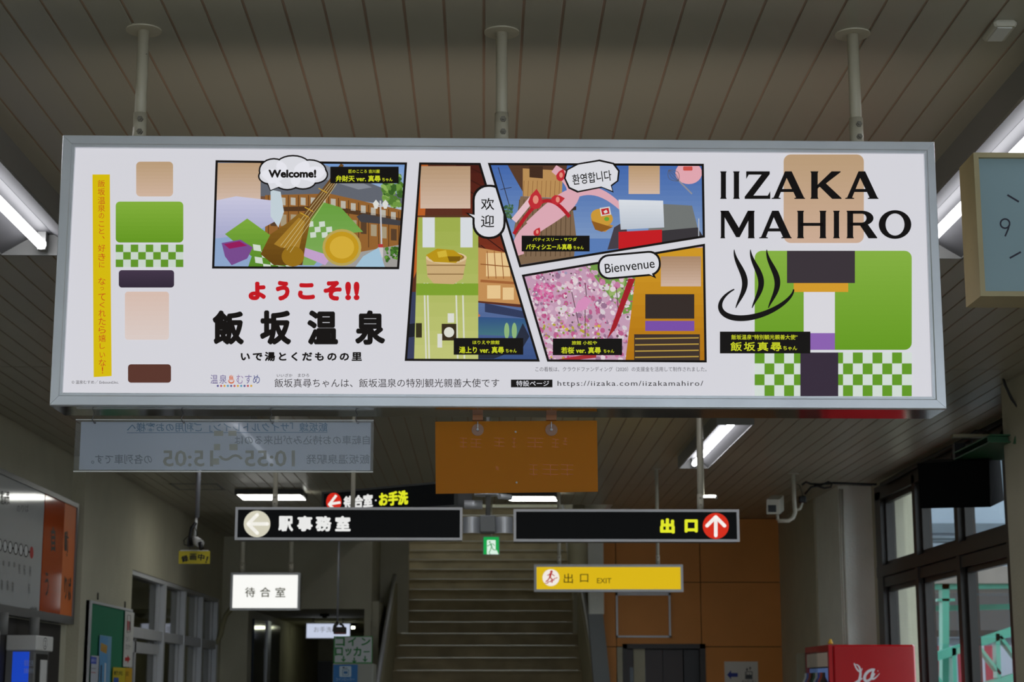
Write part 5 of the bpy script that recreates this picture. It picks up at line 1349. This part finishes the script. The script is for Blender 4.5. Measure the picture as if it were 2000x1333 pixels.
# ticket machines
MB().box((XL, 10.0, 0), (XL + .02, onX(113, 1240, XL).y, zb0 - .01)).build('wall_recess_panel', M['dark'], kind='structure')
def machine(y0, y1, label, num, blue_side):
    t = empty('ticket_machine', (XL + .13, (y0 + y1) / 2, 0), label, 'ticket machine', 'ticket machines under the route map')
    zt2 = onX(42, 1242, XL).z; zt2 = 1.5 + .0287 * 12.25
    xf = -3.0
    MB().bevbox((XL + .025, y0, zt2 - .1), (xf, y1, zt2), .006).build('number_box', M['white'], t)
    MB().box((XL + .025, y0 + .02, 0), (xf - .02, y1 - .04, zt2 - .1)).build('body', M['fixture_side'], t)
    MB().box((XL + .07, y0 + .015, 0.9), (xf - .05, y0 + .02, zt2 - .11)).build('blue_panel', M['blue'], t)
    MB().box((xf - .021, y0 + .08, .2), (xf - .018, y1 - .06, zt2 - .12)).build('front_panel', M['black'], t)
    MB().box((xf - .019, y0 + .2, .9), (xf - .012, y1 - .1, zt2 - .16)).build('notice', M['white'], t)
    p = Print(planeX(xf), t, M['ink'], step=2e-4); yc = (y0 + y1) / 2
    # number in a ring on the room-facing side
    def pxof(y, z):
        return (y, z)
    s_ = lambda a_, b_, l: Vector((xf + l, a_, b_))
    p.surf = s_
    cz = zt2 - .05
    p.stroke(lambda u: (yc + .055 * math.cos(2 * math.pi * u), cz + .038 * math.sin(2 * math.pi * u), .006), (40, 40, 42), 20)
    vs, fs = glyphs(num, .0, 1.0, 2)
    ax = min(v_[0] for v_ in vs); bx_ = max(v_[0] for v_ in vs); ay = min(v_[1] for v_ in vs); by = max(v_[1] for v_ in vs)
    i0 = len(p.mb.v); p.mb.v += [Vector((xf + .001, yc - .02 + .04 * (v_[0] - ax) / (bx_ - ax), cz - .022 + .044 * (v_[1] - ay) / (by - ay))) for v_ in vs]
    for f_ in fs: p.mb._f(tuple(i0 + k for k in f_), (40, 40, 42))
    p.done('number', 'ringed black number')
    q = Print(planeY(y0 + .014), t, M['ink'], step=2e-4)
    if blue_side:
        q.text('福島交通', 47, 1290, 65, 1302, (200, 214, 240)); q.text('自動券売所', 47, 1306, 66, 1316, (200, 214, 240)); q.done('lettering', 'pale lettering')
    return t
machine(12.25, 12.72, 'white ticket machine with ringed number two and a blue end panel under the orange board', '2', True)
machine(10.85, 11.32, 'white ticket machine with ringed number one at the left edge of the picture', '1', False)
for px, lab in ((66, 'grey vertical pipe above the ticket machine numbered two'), (4, 'grey vertical pipe above the ticket machine numbered one')):
    a = onX(px, 1240, -3.1); MB().tube([(-3.1, a.y, 1.84), (-3.1, a.y, zb0 + .0)], .035, 14).build('pipe', M['fixture_side'], None, lab, 'pipe')
# green notice board
XG = XL2 + .03
g0 = onX(176, 1173, XG); g1 = onX(258, 1193, XG)
t = empty('green_notice_board', (XL2, (g0.y + g1.y) / 2, .6), 'green notice board in an aluminium frame holding posters on the left wall', 'notice board')
MB().box((XL2, g0.y, .6), (XG - .004, g1.y, g0.z)).build('felt_panel', M['greenboard'], t)
for q in ((g0.y, g1.y, g0.z - .02, g0.z), (g0.y, g0.y + .06, .6, g0.z - .02), (g1.y - .03, g1.y, .6, g0.z - .02)): MB().box((XL2, q[0], q[2]), (XG + .006, q[1], q[3])).build('frame_rail', M['alu_light'], t)
def poster(name, pxs, label, draw, base, depth=.002, cat='poster'):
    (x0, y0), (x1, y1) = pxs
    a = onX(x0, y0, XG); b = onX(x1, y1, XG)
    f = MB().box((XG + .007, a.y, b.z), (XG + .007 + depth, b.y, a.z)); f.c = [base] * 6
    o = f.build(name, M['ink'], None, label, cat)
    p = Print(planeX(XG + .009), o, M['ink'], step=1e-4); draw(p); p.done('print')
    return o
def d1(p):
    p.poly([(196, 1243), (211, 1245), (209, 1333), (193, 1333)], (96, 160, 210)); p.poly([(197, 1256), (210, 1262), (208, 1278), (196, 1272)], (190, 150, 70)); p.line([(198, 1300), (197, 1333)], 3, (60, 80, 110)); p.line([(206, 1296), (205, 1333)], 3, (210, 214, 220)); p.text('花', 199, 1266, 206, 1276, (190, 140, 40))
poster('blue_poster', ((193, 1241), (212, 1345)), 'tall light blue poster on the green notice board', d1, (120, 170, 205))
def d2(p):
    p.poly([(177, 1283), (189, 1285), (188, 1298), (177, 1297)], (50, 80, 190)); p.text('お知らせ', 178, 1287, 188, 1294, (220, 224, 236)); p.line([(178, 1306), (187, 1307)], 1.5, (120, 120, 140)); p.line([(178, 1314), (187, 1315)], 1.5, (180, 80, 80))
poster('white_leaflet', ((177, 1281), (190, 1345)), 'white leaflet with blue heading at the lower left of the green notice board', d2, (190, 196, 206))
def d3(p):
    p.text('観光', 222, 1311, 240, 1320, (90, 90, 30), bold=.02); p.poly([(222, 1324), (232, 1325), (231, 1340), (221, 1340)], (50, 90, 170))
poster('yellow_poster', ((219, 1304), (242, 1345)), 'yellow poster with blue square on the green notice board', d3, (206, 186, 40))
def d4(p):
    p.line([(249, 1202), (255, 1203), (255, 1235), (248, 1236), (249, 1202)], 1, (40, 40, 42)); p.poly([(249, 1213), (251.5, 1214), (251, 1232), (249, 1232)], (190, 40, 40)); p.poly([(252, 1214), (254.5, 1215), (254, 1233), (252, 1232)], (120, 50, 60))
    p.text('コイン', 246, 1244, 254, 1254, (60, 60, 62)); p.text('ロッカー', 246, 1259, 255, 1270, (60, 60, 62)); p.poly([(244, 1285), (249, 1285), (249, 1280), (254, 1288), (249, 1297), (249, 1292), (244, 1292)], (190, 36, 36))
poster('toilet_locker_strip', ((243, 1194), (256, 1304)), 'narrow white strip with red arrow at the right of the green notice board', d4, (206, 206, 202))
def d5(p): p.text('案', 246, 1312, 252, 1322, (120, 90, 20))
poster('amber_leaflet', ((243, 1305), (255, 1345)), 'amber leaflet below the narrow white strip', d5, (206, 160, 30))
for px, py in ((191, 1172), (244, 1188)):
    a = onX(px, py, XL2 + .012); MB().tube([a, a + Vector((0, 0, .055))], .006, 8).build('board_hook', M['black'], None, 'small dark hook above the near end of the green notice board' if px < 200 else 'small dark hook above the far end of the green notice board', 'hook')

# ================================================================ COIN LOCKER AND BOARD
YL = 16.2
a = onY(650, 1297, YL); b = onY(729, 1297, YL)
t = empty('coin_locker', ((a.x + b.x) / 2, YL + .25, 0), 'pale grey coin locker cabinet with a blue sign at the foot of the stairs', 'locker')
MB().bevbox((a.x, YL, 0), (b.x, YL + .5, a.z), .008).build('cabinet', M.setdefault('locker', mat('locker_grey', (150, 150, 140), .5, var=.04)), t)
f = MB().box(onY(651, 1299, YL - .006), onY(698, 1345, YL)); f.c = [(24, 110, 176)] * 6; bp2 = f.build('blue_sign', M['ink'], t, 'blue locker sign')
p = Print(planeY(YL - .006), bp2, M['ink'], step=2e-4)
p.poly(rrect(663, 1302, 686, 1323, 2), (180, 200, 212)); p.line([(669, 1309), (681, 1309), (681, 1320), (669, 1320), (669, 1309)], 1.1, (60, 110, 150)); p.poly(rect(671, 1312, 679, 1317), (30, 100, 160)); p.line([(670, 1306), (679, 1306)], 1.2, (40, 60, 90)); p.poly(ell(671, 1305, 2, 1.6, 8), (40, 60, 90)); p.text('コインロッカー', 656, 1325, 692, 1331, (170, 200, 220)); p.done('print', 'white locker pictogram')
t = empty('locker_board', ((a.x + b.x) / 2, YL + .1, a.z), 'white board with green coin locker lettering and three down arrows on top of the locker', 'sign')
f = MB().box(onY(652, 1243.5, YL + .06), onY(727, 1297, YL + .07)); f.c = [(60, 150, 74)] * 6; f.build('board_edge', M['ink'], t, 'green edge')
f = MB().box(onY(654.5, 1245, YL + .056), onY(725.5, 1294.5, YL + .06)); f.c = [(196, 200, 200)] * 6; fo = f.build('board_face', M['ink'], t)
p = Print(planeY(YL + .056), fo, M['ink'], step=2e-4); G_ = (20, 124, 50)
for ch, x0, x1, y0, y1 in (('コ', 656, 673, 1246, 1262), ('イ', 680, 695, 1246, 1262), ('ン', 706, 723, 1247, 1261), ('ロ', 655, 669, 1266, 1281), ('ッ', 675, 686, 1268, 1281), ('カ', 691, 705, 1265, 1282)): p.text(ch, x0, y0, x1, y1, G_, fat=.6)
p.line([(710, 1274), (722, 1273.6)], 2.2, G_)
for x, y in ((671, 1283), (692, 1286), (713, 1283)): p.line([(x, y - 1), (x, y + 8)], 2.4, G_); p.line([(x - 4, y + 5), (x, y + 9.5), (x + 4, y + 5)], 2, G_)
p.done('lettering', 'green lettering and arrows')

# ================================================================ CORRIDOR DETAILS
cl = op[0].x
t = empty('corridor_glass_door', (cl + .02, 23.2, 0), 'dark glazed door panels on the left side of the corridor', 'door')
for ya_, yb_ in ((22.1, 23.3), (23.7, 24.9)): MB().box((cl + .001, ya_, .05), (cl + .03, yb_, zc - .1)).build('door_leaf', M.setdefault('dglass', mat('dark_glass_leaf', (40, 50, 62), .12, var=.1)), t)
MB().box((cl + .001, 23.32, .05), (cl + .05, 23.68, zc - .08)).build('door_post', M['alu_light'], t)
a = onY(612, 1292, 30.98); b = onY(652, 1333, 30.98)
MB().box((a.x, 30.96, 0), (b.x, 31.0, a.z)).build('door_2', M['black'], kind='structure')
a = onY(613, 1211, 26.5)
t = empty('corridor_lamp', (-1.9, 26.5, zc), 'lit strip lamp across the corridor ceiling above the toilet sign', 'ceiling lamp')
MB().box((onY(613, 1211, 26.5).x, 26.35, zc - .05), (onY(697, 1211, 26.5).x, 26.65, zc)).build('lamp_body', M['fixture'], t)
MB().tube([(onY(616, 1211, 26.5).x, 26.4, zc - .065), (onY(694, 1211, 26.5).x, 26.4, zc - .065)], .02, 10).build('tube', M.setdefault('tube3', mat('warm_tube', (250, 255, 220), .5, var=0, emit=9)), t)
t = empty('ceiling_detector', onY(634, 1202, 23.2), 'small dark round detector on the corridor ceiling', 'detector')
c = Vector((onY(634, 1202, 23.2).x, 23.2, zc)); MB().tube([c, c - Vector((0, 0, .03))], .06, 18).tube([c - Vector((0, 0, .03)), c - Vector((0, 0, .05))], .03, 14).build('detector_body', M['dark'], t)
MB().tube([onY(x, y, 21.4) for x, y in ((452, 1189), (441, 1203), (435, 1220), (431, 1240), (424, 1254), (416, 1262))], .03, 10).build('flexible_conduit', M['conduit'], None, 'beige flexible conduit curling down beside the glazed screen', 'conduit')

# ================================================================ OUTSIDE THE WINDOWS
MB().box((3.9, -30, -.3), (60, 70, -.2)).build('ground_outside', M['asphalt'], kind='structure')
a = onY(1790, 1000, 16.4)
MB().box((3.76, 16.35, -.2), (a.x + .12, 16.6, 5)).build('wall_wing_outside', M['wall'], kind='structure')
# white building behind
t = empty('white_building', (14, 52, -.2), 'pale building with dark windows seen through the upper right panes', 'building')
MB().box((8, 46, -.2), (26, 56, 14)).build('wall', M['bldg'], t)
for k in range(9):
    for z in (3.6, 6.4, 9.2):
        w_ = MB().box((8.5 + k * 1.9, 45.93, z), (9.6 + k * 1.9, 46.0, z + 1.4)).build('window', M['bldg_dark'], t)
        MB().box((9.0 + k * 1.9, 45.9, z), (9.08 + k * 1.9, 45.95, z + 1.4)).build('window_bar', M['bldg'], w_)
for z in (5.4, 8.2): MB().box((7.8, 45.7, z), (26.2, 46, z + .25)).build('ledge', M['bldg_dark'], t)
# green footbridge
YBr = 27.0
t = empty('green_footbridge', (7, YBr, -.2), 'mint green steel footbridge with column and truss outside the right windows', 'footbridge')
def beam(p0, p1, w, h=None, name='girder'):
    h = h or w; a = Vector(p0); b = Vector(p1); d_ = (b - a).normalized(); u = Vector((0, 1, 0)); v_ = d_.cross(u).normalized()
    m = MB(); c = [a - u * w / 2 - v_ * h / 2, a + u * w / 2 - v_ * h / 2, a + u * w / 2 + v_ * h / 2, a - u * w / 2 + v_ * h / 2]
    m.hexa(c + [p_ + (b - a) for p_ in c]); return m.build(name, M['bridge'], t)
def bb(x0, y0, x1, y1, wpx, name, Y=YBr, d=.2):
    a = onY(x0, y0, Y); b = onY(x1, y1, Y); return beam(a, b, d, wpx / F_PX * Y, name)
bb(1795, 1147, 2060, 1143, 12, 'girder'); bb(1795, 1190, 2060, 1184, 10, 'girder', YBr + 1.5)
bb(1844, 1140, 1844, 1178, 14, 'column'); bb(1844, 1178, 1844, 1400, 13, 'column', YBr - .05)
bb(1828, 1173, 1862, 1173, 5, 'column_cap')
bb(1790, 1296, 2060, 1206, 16, 'stringer', YBr - .4); bb(1790, 1380, 2060, 1300, 14, 'stringer', YBr - .4)
for x in (1800, 1860, 1945, 2010): bb(x, 1290 - (x - 1790) * .33, x + 3, 1372 - (x - 1790) * .3, 8, 'truss_post', YBr - .4)
for x in (1802, 1905, 1950, 1975): bb(x, 1296 - (x - 1790) * .33, x + 46, 1352 - (x - 1790) * .3, 6, 'truss_diagonal', YBr - .4)
dk = MB(); a = onY(1790, 1128, YBr); b = onY(2080, 1142, YBr); dk.box((a.x, YBr - .2, b.z), (b.x, YBr + 2.5, a.z + .15)); dk.build('deck_slab', M['bridge_deck'], t)
rl = MB()
for y_ in (1052, 1058, 1080):
    A_ = onY(1790, y_, YBr); B_ = onY(2080, y_, YBr); rl.tube([A_, B_], .03, 6)
rl.build('bridge_railing', M['bldg_dark'], t)
pn = MB(); a = onY(1790, 1052, YBr + .3); b = onY(2080, 1128, YBr + .3); pn.box((a.x, YBr + .3, b.z), (b.x, YBr + .34, a.z)); pn.build('railing_panel', M['bldg'], t)
m_rd = mat('dark_red_hoarding', (120, 30, 44), .6)
t = empty('street_hoarding', (9, 36, -.2), 'dark red and white low fence beyond the green footbridge', 'fence')
A_ = onY(1790, 1262, 36); B_ = onY(2060, 1330, 36)
n = 10
for k in range(n):
    x0 = A_.x + (B_.x - A_.x) * k / n
    MB().box((x0, 36, -.2), (x0 + (B_.x - A_.x) / n * .96, 36.1, A_.z)).build('panel', m_rd if k % 2 else M['bldg'], t)
t = empty('dark_roof_house', (9, 40, -.2), 'low house with dark roof below the footbridge deck', 'building')
MB().box((7.5, 40, -.2), (20, 44, 2.6)).build('wall', M['bldg'], t)
MB().prism([(7, 39.5, 2.6), (20.5, 39.5, 2.6), (20.5, 42, 4.0), (7, 42, 4.0)], (0, 0, .15)).build('roof', M['dark'], t)
